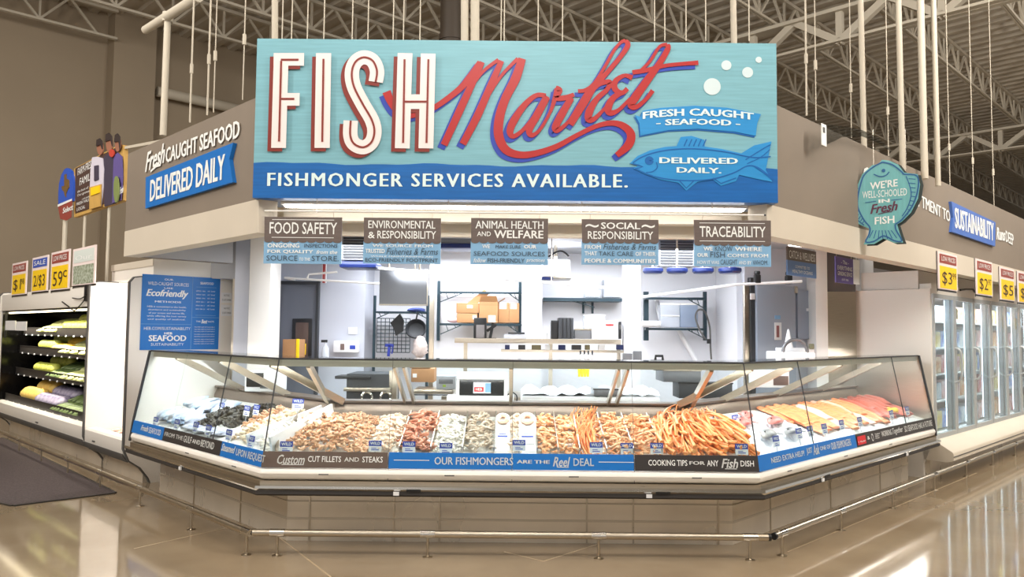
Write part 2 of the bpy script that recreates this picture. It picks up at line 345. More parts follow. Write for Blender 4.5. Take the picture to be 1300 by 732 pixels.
MB().box(b_.x, c.x+.1, 9.0, 9.1, 0, zz).struct('wall_steel_right', STEEL)
MB(FR).box(4.3, 13, 1.9, 2.0, 0, 2.6).struct('wall_behind_freezers', mat('dark_back', (70, 64, 60), .7))
a = on(I4, 796, 350, 8.0); b_ = on(I4, 813, 350, 8.0)
MB().box(a.x, b_.x, 8.0, 8.35, 0, 2.56, .004).struct('column_middle', KWHITE)
a = on(I4, 932, 350, 9.0); b_ = on(I4, 945, 350, 9.0)
MB().box(a.x, b_.x, 8.9, 9.8, 0, 2.56).struct('column_corner', KWHITE)
# ================================================================== the large fish market sign
MS = Matrix.Translation((0, 5.35, 0)); 
def sp(px, py): v = on(MS, px, py, 0); return (v.x, v.z)
xl = -1.818; xr = 1.852; zb = 2.472; zt = 3.608; zd = sp(650, 212)[1]
sign = thing('market_sign', 'huge teal and blue painted board sign lettered FISH Market over the counter', 'sign', MS, (0, 0, zb))
MB(MS).box(xl, xr, 0, .08, zd, zt).build('teal_board', SIGNBL, sign)
b = MB(MS); poly = [(xl, zb), (xr, zb)]
for i in range(41):
    t = 1-i/40; poly.append((xl+(xr-xl)*t, zd+.012+.006*sin(t*23)+.004*sin(t*61)))
b.prism(poly, -.003, .08); b.build('blue_sea_band', DEEPB, sign)
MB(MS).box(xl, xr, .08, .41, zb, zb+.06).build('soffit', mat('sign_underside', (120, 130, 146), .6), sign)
MB(MS).box(xl, xr, .08, .41, zb+.06, zt-.3).build('box_body', BROWN, sign)
b = MB(MS); b.ptext('FISHMONGER SERVICES AVAILABLE.', -.007, (339, 236), (797, 238), 17, .026); b.build('lettering', mat('pale_aqua_print', (218, 238, 238), .45), sign)
PXM = 5.35/FPX
def strokes(lst, y, m, name, off=(0, 0), wadd=0, close=False):
    b = MB(MS)
    for i, (pts, ws) in enumerate(lst):
        P, W_ = smooth_path(pts, ws if isinstance(ws, list) else [ws]*len(pts), 7 if len(pts) > 2 else 1)
        b.ribbon([sp(p.x+off[0], p.y+off[1]) for p in P], [(x+wadd)*PXM for x in W_], y-.00012*i)
    return b.build(name, m, sign, smooth=0)
def c7(l): return [(560+x/4.0625, 60+y/4.0625) for x, y in l]
def c2(l): return [(310+x/3.714, 30+y/3.714) for x, y in l]
sS = c2([(622, 278), (628, 225), (607, 178), (565, 163), (527, 185), (510, 235), (520, 300), (560, 380), (603, 455), (616, 510), (603, 560), (565, 585), (522, 570), (503, 530), (505, 460)])
fish = [(c2([(178, 143), (165, 588)]), 19), (c2([(142, 172), (285, 172)]), 16.5), (c2([(175, 360), (264, 360)]), 16.5), (c2([(377, 143), (370, 588)]), 19.5), (sS, 18.5), (c2([(760, 143), (747, 590)]), 19), (c2([(869, 145), (858, 590)]), 19), (c2([(750, 371), (865, 371)]), 19)]
inl = [(c2([(178, 180), (168, 558)]), 2.6), (c2([(176, 174), (260, 174)]), 2.6), (c2([(175, 358), (240, 358)]), 2.6), (c2([(377, 170), (371, 560)]), 2.6), (sS, 2.6), (c2([(758, 172), (751, 565)]), 2.6), (c2([(870, 172), (861, 565)]), 2.6), (c2([(756, 371), (864, 371)]), 2.6)]
mk = [(c2([(672, 322), (690, 365), (720, 410), (770, 435), (830, 425), (905, 392), (1010, 315), (1060, 260), (1115, 185)]), [11, 10, 8, 7, 6, 7, 8, 9, 9]),
    (c7([(212, 78), (160, 190), (100, 320), (15, 505)]), [7, 9, 10, 9]), (c7([(30, 480), (110, 290), (205, 140), (296, 66)]), [4, 4, 4, 5]),
    (c7([(312, 72), (260, 190), (190, 350), (112, 500)]), [7, 9, 10, 9]), (c7([(130, 470), (225, 285), (310, 150), (396, 60)]), [4, 4, 4, 5]),
    (c7([(418, 60), (385, 160), (330, 270), (300, 370), (298, 460), (335, 530), (410, 556), (500, 545), (600, 510), (700, 455), (800, 408), (880, 392), (940, 408), (978, 450), (965, 505), (905, 558)]), [10, 12, 11, 12, 12, 11, 9, 8, 7, 6, 6, 7, 9, 11, 11, 7]),
    (c7([(540, 252), (490, 250), (430, 300), (375, 380), (355, 435), (375, 460), (430, 420), (500, 330), (548, 255)]), [6, 6, 8, 10, 9, 6, 5, 5, 6]),
    (c7([(545, 258), (495, 350), (455, 425), (468, 455), (510, 425), (560, 340), (585, 270), (598, 215)]), [9, 10, 9, 6, 4, 4, 6, 7]),
    (c7([(590, 210), (612, 225), (590, 262), (640, 262), (685, 245)]), [6, 7, 7, 7, 5]), (c7([(672, 262), (620, 350), (588, 415), (605, 428), (660, 380), (710, 300), (765, 215)]), [8, 10, 9, 6, 4, 4, 6]),
    (c7([(705, 228), (745, 222), (790, 185), (845, 100), (890, 20), (925, -22), (950, -32)]), [5, 5, 4, 4, 4, 4, 5]), (c7([(948, -32), (962, -8), (925, 50), (862, 125), (790, 205), (735, 290), (665, 400)]), [5, 7, 6, 6, 8, 10, 9]),
    (c7([(750, 262), (810, 195), (868, 182), (855, 220), (805, 265), (765, 330), (760, 372), (790, 370), (840, 320), (880, 280)]), [5, 6, 7, 6, 7, 10, 9, 6, 4, 4]),
    (c7([(985, 160), (945, 148), (900, 175), (895, 215), (930, 238), (960, 215)]), [7, 5, 7, 8, 6, 6]), (c7([(935, 232), (885, 265), (860, 315), (872, 340), (915, 325), (975, 265)]), [6, 8, 10, 8, 5, 4]),
    (c7([(1165, -12), (1168, 10), (1125, 85), (1060, 175), (1000, 260), (978, 300), (1005, 310), (1055, 270), (1090, 225)]), [5, 7, 8, 10, 11, 9, 6, 5, 6]), (c7([(1165, -12), (1125, 0), (1075, 75), (1015, 135)]), [5, 4, 4, 4]),
    (c7([(985, 132), (1060, 120), (1150, 98), (1240, 88), (1325, 82)]), [6, 6, 5, 5, 6])]
strokes(mk, -.004, NAVY, 'script_shadow', (-4, 4.5), 1)
strokes(mk, -.009, RED, 'script_lettering')
strokes(fish, -.012, RUST, 'block_shadow', (-5, 4.2))
strokes(fish, -.016, PINKW, 'block_lettering')
strokes(inl, -.019, RUST, 'inline_stroke')
def c3(l): return [(650+x/3.714, 30+y/3.714) for x, y in l]
rib = c3([(578, 432), (605, 440), (615, 412), (700, 398), (860, 388), (1010, 397), (1172, 428), (1155, 470), (1148, 530), (1050, 510), (880, 496), (740, 502), (605, 528), (600, 470)])
MB(MS).prism([sp(*p) for p in [(x-1.5, y+2) for x, y in rib]], -.004, 0).build('ribbon_shadow', DEEPB, sign)
MB(MS).prism([sp(*p) for p in rib], -.007, 0).build('ribbon', BLUE2, sign)
fp = c3([(555, 660), (590, 625), (650, 598), (720, 582), (775, 578), (795, 535), (845, 530), (905, 548), (908, 580), (990, 592), (1080, 612), (1140, 575), (1222, 556), (1205, 640), (1195, 690)]) + [(980, 231), (955, 226), (938, 222), (934, 230), (915, 236), (905, 228), (885, 231), (871, 242), (861, 232), (838, 228), (818, 221), (804, 214), (812, 209)]
MB(MS).prism([sp(*p) for p in fp], -.007, 0).build('fish_emblem', BLUE2, sign)
b = MB(MS)
def line(pts, wpx, y, n=5):
    P = smooth_path(pts, None, n); b.ribbon([sp(p.x, p.y) for p in P], wpx*PXM, y)
line([(803, 207), (818, 198), (845, 191), (880, 189), (920, 193), (955, 200), (978, 199)], 1.6, -.0085); line([(806, 214), (830, 224), (862, 229), (900, 228), (930, 220), (948, 211), (962, 213), (980, 227)], 1.6, -.0085)
line([(803, 208), (816, 212), (806, 214)], 1.6, -.0086, 2); line([(833, 206), (834, 213), (828, 218), (820, 219)], 1.4, -.0086); line([(946, 203), (970, 188), (978, 184)], 1.4, -.0087); line([(948, 208), (965, 200), (977, 190)], 1.2, -.0087); line([(955, 210), (972, 222), (979, 228)], 1.2, -.0087)
for i in range(5): line([(868+6*i, 186), (872+6*i, 177)], 1.5, -.0087, 1)
line([(862, 229), (871, 239), (880, 230)], 1.4, -.0088, 1); line([(905, 226), (915, 233), (934, 226)], 1.4, -.0088, 1)
c = sp(824, 204); b.ribbon([(c[0]+.016*cos(a*pi/6), c[1]+.016*sin(a*pi/6)) for a in range(13)], .03, -.009)
b.build('fish_outline', DEEPB, sign, smooth=0)
b = MB(MS); b.ptext('FRESH CAUGHT', -.0105, (816, 151), (957, 152.5), 9, .03, 0, .028); b.ptext('- SEAFOOD -', -.0105, (833, 159.5), (940, 160.5), 7.5, .03, 0, .01); b.build('lettering', mat('pale_aqua_print', (218, 238, 238), .45), sign); b = MB(MS)
b.ptext('DELIVERED', -.0105, (837, 207), (937, 208), 7.5, .03); b.ptext('DAILY.', -.0105, (859, 219), (916, 220), 7, .03); b.build('lettering', mat('pale_aqua_print', (218, 238, 238), .45), sign)
for px, py, rr in ((904, 110, 11), (922, 83, 6.5), (949, 92, 7), (963, 76, 4)):
    c = sp(px, py); MB(MS).prism([(c[0]+rr*PXM*cos(a*pi/12), c[1]+rr*PXM*sin(a*pi/12)) for a in range(24)], -.004, 0).build('bubble', mat('bubble_print', (206, 222, 226), .45), sign)
t = thing('strip_light', 'long lit strip light under the blue market sign', 'light', MS, (0, .2, 2.44))
MB(MS).box(-1.66, 1.68, .13, .21, 2.452, 2.471).build('housing', WHITE, t)
MB(MS).box(-1.64, 1.66, .135, .205, 2.436, 2.452, .006).build('tube', LAMPW, t)
# rod and the five hanging placards
MR = Matrix.Translation((0, 5.385, 0)); dR = 0.0
a = on(MR, 336, 267.5, 0); b_ = on(MR, 971, 273, 0)
t = thing('sign_rod', 'thin white rod carrying the five small hanging signs', 'rod', MR, (0, 0, a.z))
MB(MR).tube([a, b_], .006, 8).build('rod', WHITE, t)
for px in (402, 569, 738, 904):
    c = on(MR, px, 270, 0); MB(MR).tube([c, (c.x, 0, 2.471)], .004, 6).build('hanger', WHITE, t)
MB(MR).lathe([(.009, 0), (.009, .012)], b_-Vector((0, 0, .006)), 8).build('end_knob', KDARK, t)
def placard(px0, px1, py0, pys, py1, label, brown, low):
    M = MR; y = .012
    a = on(M, px0, py0, y); c = on(M, px1, py1, y); zs = on(M, px0, pys, y).z; w_ = c.x-a.x
    t = thing('hanging_sign', label, 'sign', M, ((a.x+c.x)/2, y, c.z), 'small signs hanging in a row')
    MB(M).box(a.x, c.x, y, y+.012, c.z, zs).build('blue_panel', LBLUE, t)
    n = 9; poly = [(a.x, a.z), (c.x, a.z)][::-1]; poly = [(c.x, a.z), (a.x, a.z)]
    for i in range(n):
        for k_ in range(1, 6): aa = pi*k_/6; poly.append((a.x+w_*(i+.5-.5*cos(aa))/n, zs-.014*sin(aa)))
        poly.append((a.x+w_*(i+1)/n, zs))
    MB(M).prism(poly[:-1]+[(c.x, zs)], y-.003, y+.012).build('brown_scalloped_header', SIGNBR, t)
    bw = MB(M); bd = MB(M); h = a.z-zs; hl = zs-c.z
    for (txt, x0, x1, z, hh, bo, sh) in brown:
        if txt == '-': bw.box(a.x+w_*x0, a.x+w_*x1, y-.0055, y-.0045, zs+h*z, zs+h*z+.004)
        else: bw.text(txt, a.x+w_*x0, a.x+w_*x1, zs+h*z, h*hh, y-.005, bo, sh)
    for (txt, x0, x1, z, hh, bo, sh, dark) in low: (bd if dark else bw).text(txt, a.x+w_*x0, a.x+w_*x1, c.z+hl*z*.93, hl*hh*.95, y-.004, bo, sh)
    bw.build('white_lettering', WPRINT, t); 
    if len(bd.bm.verts): bd.build('slate_lettering', TXTD, t)
    b = MB(M)
    for x in (a.x+.06, c.x-.06): b.tube([(x, y+.006, a.z), (x, 0, on(M, 650, 270, 0).z)], .0018, 5)
    b.build('wire', STEEL, t)
placard(336, 433, 275, 305, 335, 'hanging FOOD SAFETY sign with scalloped brown header', [('FOOD SAFETY', .07, .94, .28, .5, .01, 0), ('-', .1, .9, .87, 0, 0, 0), ('-', .1, .9, .12, 0, 0, 0)],
    [('ONGOING', .05, .46, .74, .2, .02, 0, 0), ('INSPECTIONS', .52, .95, .76, .17, .01, .1, 1), ('FOR QUALITY', .05, .64, .46, .18, .02, 0, 0), ('from the', .68, .95, .46, .18, .01, .3, 0), ('SOURCE', .04, .44, .13, .24, 0, 0, 1), ('TO THE', .46, .6, .14, .14, .01, 0, 0), ('STORE.', .62, .97, .13, .24, 0, 0, 1)])
placard(462, 559, 276, 306, 335, 'hanging ENVIRONMENTAL RESPONSIBILITY sign with scalloped brown header', [('ENVIRONMENTAL', .06, .93, .55, .33, .01, 0), ('&', .06, .15, .12, .28, .01, 0), ('RESPONSIBILITY', .18, .94, .12, .33, .01, 0)],
    [('WE SOURCE FROM', .12, .9, .8, .13, .01, 0, 0), ('TRUSTED', .03, .28, .5, .2, .02, 0, 0), ('Fisheries & Farms', .3, .97, .44, .3, 0, .3, 1), ('WHILE MAINTAINING AN', .1, .9, .31, .07, 0, 0, 0), ('ECO-FRIENDLY FOOTPRINT', .03, .97, .08, .18, .01, 0, 1)])
placard(598, 695.5, 276.5, 306, 336, 'hanging ANIMAL HEALTH AND WELFARE sign with scalloped brown header', [('ANIMAL HEALTH', .06, .94, .55, .33, .01, 0), ('AND', .08, .26, .22, .2, .01, 0), ('WELFARE', .3, .94, .14, .34, .02, 0)],
    [('WE', .15, .25, .75, .17, .01, 0, 0), ('MAKE SURE', .32, .65, .75, .15, .01, .1, 1), ('OUR', .69, .85, .75, .17, .02, 0, 0), ('SEAFOOD SOURCES', .04, .96, .4, .2, 0, 0, 1), ('follow', .04, .2, .08, .2, 0, .3, 0), ('FISH-FRIENDLY', .22, .7, .08, .2, .01, 0, 1), ('practices', .72, .96, .08, .2, 0, .3, 0)])
placard(738.5, 836, 278, 306, 336.5, 'hanging SOCIAL RESPONSIBILITY sign with scalloped brown header', [('SOCIAL', .25, .76, .56, .3, .02, 0), ('~', .05, .22, .62, .16, 0, 0), ('~', .78, .95, .62, .16, 0, 0), ('RESPONSIBILITY', .08, .93, .1, .36, .01, 0)],
    [('FROM', .04, .25, .72, .18, .01, 0, 0), ('Fisheries & Farms', .28, .97, .7, .26, 0, .3, 1), ('THAT', .04, .2, .42, .18, .01, 0, 0), ('TAKE CARE', .22, .67, .41, .2, 0, 0, 1), ('OF THEIR', .7, .96, .42, .18, .01, 0, 0), ('PEOPLE & COMMUNITIES', .04, .96, .09, .18, .02, 0, 0)])
placard(881, 979, 279, 309, 338.5, 'hanging TRACEABILITY sign with scalloped brown header', [('TRACEABILITY', .07, .93, .28, .46, .01, 0), ('-', .07, .92, .86, 0, 0, 0), ('-', .07, .92, .1, 0, 0, 0)],
    [('WE', .12, .24, .74, .18, .02, 0, 0), ('KNOW', .27, .5, .72, .24, 0, 0, 1), ('WHERE', .53, .88, .74, .18, .02, 0, 0), ('OUR', .04, .18, .44, .18, .02, 0, 0), ('FISH', .21, .4, .42, .26, 0, 0, 1), ('COMES FROM', .43, .96, .44, .16, .01, 0, 0), ('HOW IT WAS', .04, .32, .1, .16, 0, 0, 0), ('CAUGHT', .34, .56, .08, .24, 0, 0, 1), ('AND BY', .58, .74, .1, .16, 0, 0, 0), ('WHOM.', .76, .96, .08, .22, 0, 0, 1)])
# fascia lettering, left
t = thing('fascia_lettering', 'white cut letters Fresh CAUGHT SEAFOOD on the taupe fascia', 'sign', FL, (-1, 0, 2.95))
b = MB(FL); b.ptext('CAUGHT SEAFOOD', -.012, (210, 207), (304, 174), 19, .03); 
b.build('block_letters', WPRINT, t)
b = MB(FL); b.ptext('Fresh', -.012, (184, 219), (209, 206), 24, .03, .35); P = [on(FL, x, y, -.012) for x, y in ((191, 217.5), (198, 211), (204, 209))]; b.ribbon([(v.x, v.z) for v in P], .02, -.012); b.build('script_letters', WPRINT, t)
t = thing('ribbon_sign', 'blue swallowtail banner DELIVERED DAILY on the taupe fascia', 'sign', FL, (-1, 0, 2.6))
pl = [(184.5, 264.5), (185, 225), (296, 181), (291, 202), (295.5, 231)]
MB(FL).prism([(v.x, v.z) for v in (on(FL, x, y, -.03) for x, y in pl)], -.03, 0).build('banner', BLUE, t)
b = MB(FL); b.ptext('DELIVERED DAILY', -.033, (190, 256), (285, 227), 27, .032); b.build('lettering', WPRINT, t)
# right fascia
t = thing('fascia_lettering', 'white cut letters OUR COMMITMENT TO behind the fish sign', 'sign', FR, (2, 0, 2.8))
b = MB(FR); b.ptext('OUR COMMI', -.006, (1096, 234), (1167, 262.5), 24, .03); b.ptext('TMENT TO', -.006, (1170, 263), (1206.5, 282), 15, .03); b.build('letters', WPRINT, t)
t = thing('ribbon_sign', 'periwinkle blue swallowtail banner SUSTAINABILITY on the taupe fascia', 'sign', FR, (4, 0, 2.6))
MB(FR).prism([(v.x, v.z) for v in (on(FR, x, y, -.03) for x, y in ((1208, 255.5), (1264, 282), (1263.5, 312.5), (1208.5, 294), (1210.5, 276)))], -.03, 0).build('banner', mat('periwinkle', (74, 112, 190), .45), t)
b = MB(FR); b.ptext('SUSTAINABILITY', -.033, (1212.5, 289), (1262, 306), 26, .035); b.build('lettering', WPRINT, t)
t = thing('fascia_lettering', 'white cut letters Runs DEEP after the SUSTAINABILITY banner', 'sign', FR, (5, 0, 2.6))
b = MB(FR); b.ptext('Runs', -.006, (1265, 304), (1276.5, 306), 16, .04, .3); b.build('script_letters', WPRINT, t)
b = MB(FR); b.ptext('DEEP', -.006, (1277, 306.5), (1287, 311.5), 14, .03); b.build('block_letters', WPRINT, t)
# projecting fish sign
cfs = on(I4, 1123, 255, 6.5)
MFS = Matrix.Translation((cfs.x, cfs.y, 0)) @ Matrix.Rotation(R(-24), 4, 'Z')
def fsz(px, py, y=0): v = on(MFS, px, py, y); return (v.x, v.z)
c8 = lambda l: [(970+x/3.936, 160+y/3.936) for x, y in l]
out = c8([(590, 168), (625, 172), (670, 192), (700, 232), (768, 240), (780, 290), (770, 360), (735, 430), (690, 475), (665, 490), (680, 540), (695, 580), (650, 582), (598, 560), (550, 588), (498, 590), (520, 540), (525, 510), (470, 488), (445, 460), (465, 425), (468, 408), (430, 395), (415, 332), (465, 300), (490, 240), (540, 195), (570, 190)])
t = thing('fish_shaped_sign', 'teal round fish shaped sign projecting before the freezer side fascia', 'sign', MFS, (0, 0, 2.4))
MB(MFS).prism([fsz(x+4, y+2, .05) for x, y in out], .03, .06).build('backing', mat('fish_back', (52, 60, 58), .6), t)
MB(MFS).prism([fsz(*p) for p in out], 0, .03).build('fish_board', mat('fish_teal', (112, 182, 186), .5, 0, .06, 4, (14, 1, 1)), t)
b = MB(MFS)
def fl(l, w_=1.5, n=4):
    P = smooth_path(c8(l), None, n); b.ribbon([fsz(p.x, p.y, -.003) for p in P], w_*6.5/FPX, -.003)
fl([(590, 180), (545, 205), (500, 245), (480, 300), (468, 360), (470, 410), (500, 470), (528, 505), (525, 540), (508, 578), (550, 575), (598, 548), (650, 572), (688, 572), (660, 520), (655, 490)], 1.8)
fl([(590, 180), (640, 192), (690, 230), (700, 240), (765, 250), (768, 320), (740, 400), (690, 465), (655, 490)], 1.8); fl([(548, 240), (580, 252), (610, 245), (625, 228)], 1.4)
fl([(470, 310), (428, 335), (440, 390), (468, 360)], 1.4, 1); fl([(470, 420), (455, 460), (500, 495)], 1.4, 1); fl([(710, 250), (735, 330), (720, 400), (690, 450)], 1.2)
for i in range(9): fl([(722+3*i-(.0 if i < 4 else 8*(i-4)), 262+22*i), (757-(.0 if i < 4 else 9*(i-4)), 265+22*i)], 1, 1)
for i in range(7): fl([(545+15*i, 520), (525+23*i, 565-abs(i-3)*2)], 1, 1)
for i in range(4): fl([(440+i*2, 340+14*i), (462, 338+14*i)], 1, 1); fl([(462+10*i, 455+10*i), (472+10*i, 440+10*i)], 1, 1)
v = fsz(*c8([(597, 222)])[0], -.003); b.ribbon([(v[0]+.008*cos(a*pi/6), v[1]+.008*sin(a*pi/6)) for a in range(13)], .014, -.0031)
fl([(505, 382), (560, 375)], 1, 1); fl([(635, 370), (690, 364)], 1, 1); b.build('outline', mat('fish_line', (28, 92, 150), .5), t, smooth=0)
b = MB(MFS); f8 = lambda x, y: (970+x/3.936, 160+y/3.936)
b.ptext("WE'RE", -.004, f8(530, 318), f8(668, 300), 9.5, .02); b.ptext('WELL-SCHOOLED', -.004, f8(492, 362), f8(714, 345), 9, .0); b.ptext('IN', -.004, f8(572, 384), f8(628, 380), 4.5, .03); b.ptext('FISH', -.004, f8(553, 492), f8(652, 484), 9.5, .02); b.build('white_lettering', WPRINT, t)
b = MB(MFS); b.ptext('Fresh', -.004, f8(530, 440), f8(668, 420), 12, .03, .3); fl([(570, 440), (610, 430), (640, 428)], 1, 2); b.build('script_lettering', mat('maroon_print', (92, 40, 66), .5), t)
b = MB(MFS)
for px in (1109, 1150): v = on(MFS, px, 215, .04); b.tube([v, (v.x, v.y, v.z+.35)], .003, 5)
b.build('hanging_bracket', STEEL, t)
t = thing('plastic_holder', 'clear curved plastic strip with white tag before the freezer side fascia', 'sign holder', FR, (.6, -.1, 3.0))
A = [on(FR, x, y, -.12) for x, y in ((1044, 157), (1070, 159.5), (1095, 165), (1115, 174), (1132, 191))]; B = [on(FR, x, y, -.12) for x, y in ((1044, 186), (1070, 174), (1095, 173), (1115, 181), (1132, 193))]
b = MB(FR); n = len(A); b.add([(v.x, -.12, v.z) for v in A+B]+[(v.x, -.115, v.z) for v in A+B], [(i, i+1, n+i+1, n+i) for i in range(n-1)]+[(2*n+i, 2*n+i+1, 3*n+i+1, 3*n+i) for i in range(n-1)]); b.build('clear_strip', ACRYL, t)
MB(FR).pbox(1043, 156, 1049.5, 186, -.125, -.12).build('white_tag', WPRINT, t)
b = MB(FR); b.ptext('1', -.127, (1045, 168), (1047.5, 169), 7); b.build('tag_print', KDARK, t)
# hanging signs on the freezer side
def sideboard(px0, px1, pt0, pt1, hpx, pys, label, top, low, c1, c2_, name='hanging_sign'):
    d_ = .35; a = on(FR, px0, pt0, d_); c = on(FR, px1, pt1, d_); zt_ = (a.z+c.z)/2; zb_ = zt_-(a.z-on(FR, px0, pt0+hpx, d_).z); zs = zt_-(zt_-zb_)*pys
    t = thing(name, label, 'sign', FR, ((a.x+c.x)/2, d_, zb_))
    MB(FR).box(a.x, c.x, d_, d_+.012, zs, zt_).build('header', c1, t); MB(FR).box(a.x, c.x, d_, d_+.012, zb_, zs).build('panel', c2_, t)
    b = MB(FR); w_ = c.x-a.x; H = zt_-zb_
    for txt, z, hh, m_ in top+low: b.text(txt, a.x+w_*m_, a.x+w_*(1-m_), zb_+H*z, H*hh, d_-.003, .0)
    b.build('lettering', WPRINT, t)
    b = MB(FR)
    for x in (a.x+.03, c.x-.03): b.tube([(x, d_+.006, zt_), (x, d_+.006, 2.54)], .002, 5)
    b.build('wire', STEEL, t); return t
sideboard(999.5, 1036, 314, 318, 36, .47, 'hanging CATCH and WELLNESS sign beside the white opening post', [('CATCH & WELLNESS', .6, .28, .05)], [('COMMITTED TO', .28, .1, .25), ('HEALTHY OCEANS', .1, .12, .15)], SIGNBR, mat('dusk_blue_print', (100, 134, 190), .5))
sideboard(1061, 1083, 325, 329, 33, .3, 'hanging purple service sign beside the dark wall panel', [('- The -', .74, .14, .28)], [('EVERYTHING', .5, .16, .08), ('GRINDING SERVICE', .28, .16, .08), ('JUST ASK', .08, .09, .3)], PURP, PURP)
sideboard(1083.5, 1091, 329, 330.5, 31, .3, 'narrow white hanging card joined to the purple service sign', [], [('HERE', .6, .12, .1), ('TO', .4, .1, .2)], PWHITE, PWHITE)
# ================================================================== bumper rails on the floor
def rail(M, x0, x1, posts, label):
    z = .155; t = thing('bumper_rail', label, 'rail', M, ((x0+x1)/2, 0, 0))
    MB(M).tube([(x0, 0, z), (x1, 0, z)], .024, 16).build('steel_tube', STEEL, t)
    for x, s_ in ((x0, -1), (x1, 1)): MB(M).tube([(x, 0, z), (x+s_*.02, 0, z)], .0245, 16).build('black_end_cap', BLACK, t)
    for x in posts:
        pst = MB(M).tube([(x, 0, .008), (x, 0, z-.02)], .009, 10).build('post', STEEL, t)
        MB(M).lathe([(.034, 0), (.034, .005), (.014, .011)], (x, 0, 0), 16).build('foot_flange', STEEL, pst)
        MB(M).tube([(x-.05, 0, z), (x+.05, 0, z)], .0262, 16).build('sleeve', CHROME, t)
px2 = lambda M, px: on(M, px, 690, 0).x
rail(FF, -1.775, 1.785, [px2(FF, x) for x in (352, 543, 760, 952)], 'steel bumper rail along the floor before the counter front')
rail(FL, -9, -.055, [px2(FL, x) for x in (313, 242, 175.5, 124, 82, 47.5, 18.5)], 'steel bumper rail along the floor before the produce case')
rail(FR, .055, 11, [px2(FR, x) for x in (993, 1068, 1134, 1188, 1229, 1263, 1292)], 'steel bumper rail along the floor before the freezers')
# floor mat
pts = [onz(x, y, 0) for x, y in ((145, 626), (17, 642), (-160, 600), (2, 556))]
b = MB(); n = 4; b.add([(p.x, p.y, .002) for p in pts]+[(p.x, p.y, .012) for p in pts], [(3, 2, 1, 0), (4, 5, 6, 7)]+[(i, (i+1) % 4, (i+1) % 4+4, i+4) for i in range(4)])
t = thing('floor_mat', 'dark charcoal entrance mat on the polished floor before the produce case', 'mat', I4, (pts[1].x, pts[1].y, 0))
b.build('carpet', mat('mat_pile', (72, 62, 62), .95, 0, .3, 60, bump=.5), t)
b = MB()
for i in range(4):
    p, p2 = pts[i], pts[(i+1) % 4]; b.bar((p.x, p.y, .007), (p2.x, p2.y, .007), .05, .008)
b.build('rubber_edge', DARK, t)
# ================================================================== seafood display case
def stp(st, d, z):
    if st == 'cL': return Vector((-1.81+.41421*d, 5.425+d, z))
    if st == 'cR': return Vector((1.81-.41421*d, 5.425+d, z))
    M, x = st; return M @ Vector((x, d, z))
def sweep(b, prof, sts):
    n = len(prof); vs = [stp(s_, d_, z_) for s_ in sts for d_, z_ in prof]
    fs = [(i*n+k, i*n+(k+1) % n, (i+1)*n+(k+1) % n, (i+1)*n+k) for i in range(len(sts)-1) for k in range(n)]
    fs += [tuple(range(n))[::-1], tuple((len(sts)-1)*n+k for k in range(n))]
    return b.add(vs, fs)
LE, RE = -2.6, 3.93
ALL = [(FL, LE), 'cL', 'cR', (FR, RE)]
def rect(d0, d1, z0, z1): return [(d0, z0), (d1, z0), (d1, z1), (d0, z1)]
case = thing('seafood_case', 'long angled glass fronted seafood display case with steel kick panels', 'display case', I4, (0, 6, 0))
sweep(MB(), [(.135, .585), (.108, .565), (.10, .54), (.112, .51), (.14, .492), (.3, .482), (.3, .585)], ALL).build('lower_lip', OFFW, case)
sweep(MB(), [(.10, .490), (.10, .45), (.20, .44), (.42, .44), (.42, .482), (.2, .482)], ALL).build('lip_underside', STEEL, case)
sweep(MB(), [(.055, .462), (.05, .445), (.06, .430), (.11, .430), (.11, .462)], ALL).build('bumper_rail_steel', CHROME, case)
sweep(MB(), [(.062, .43), (.058, .405), (.075, .392), (.14, .392), (.14, .43)], ALL).build('bumper_rail_rubber', DARK, case)
sweep(MB(), [(.14, .40), (.14, .385), (.42, .40), (.42, .44), (.14, .43)], ALL).build('drip_edge', STEEL, case)
sweep(MB(), rect(.385, .46, .0, .44), ALL).build('kick_panel', STEELD, case)
b = MB(); sweep(b, rect(.378, .386, .155, .17), ALL); sweep(b, rect(.374, .386, .285, .292), ALL); b.build('kick_ledge', RAILS, case)
for px in (393, 500, 558, 745, 804, 912):
    x = on(FF, px, 650, .38).x; MB(FF).box(x-.006, x+.006, .376, .386, 0, .4).build('kick_seam', STEEL, case)
for M, x in ((FL, -.9), (FL, -1.8), (FR, .75), (FR, 1.9), (FR, 3.1)): MB(M).box(x-.004, x+.004, .376, .386, 0, .4).build('kick_seam', STEEL, case)
# deck, back, ledge
def deckz(d): return .655+.29*(d-.17)
sweep(MB(), [(.15, .585), (.9, .585), (.9, .868), (.88, .862), (.17, .655), (.15, .66)], ALL).build('product_deck', mat('deck_white', (236, 234, 230), .4), case)
sweep(MB(), [(.895, .58), (1.08, .58), (1.08, .985), (.90, .985), (.90, .97), (.93, .965), (.895, .90)], ALL).build('rear_riser', STEELR, case)
sweep(MB(), rect(.5, 1.06, .05, .58), ALL).build('cabinet_body', STEELD, case)
sweep(MB(), rect(.285, .315, 1.287, 1.337), ALL).build('top_front_rail', RAILS, case)
sweep(MB(), rect(.262, .62, 1.339, 1.347), ALL).build('glass_top', GLASS, case)
sweep(MB(), [(.255, 1.34), (.262, 1.336), (.262, 1.35), (.255, 1.35)], ALL).build('top_edge_strip', KDARK, case)
sweep(MB(), rect(.32, .35, 1.312, 1.33), ALL).build('lamp_tube', mat('case_lamp', (255, 250, 244), .4, emit=4), case)
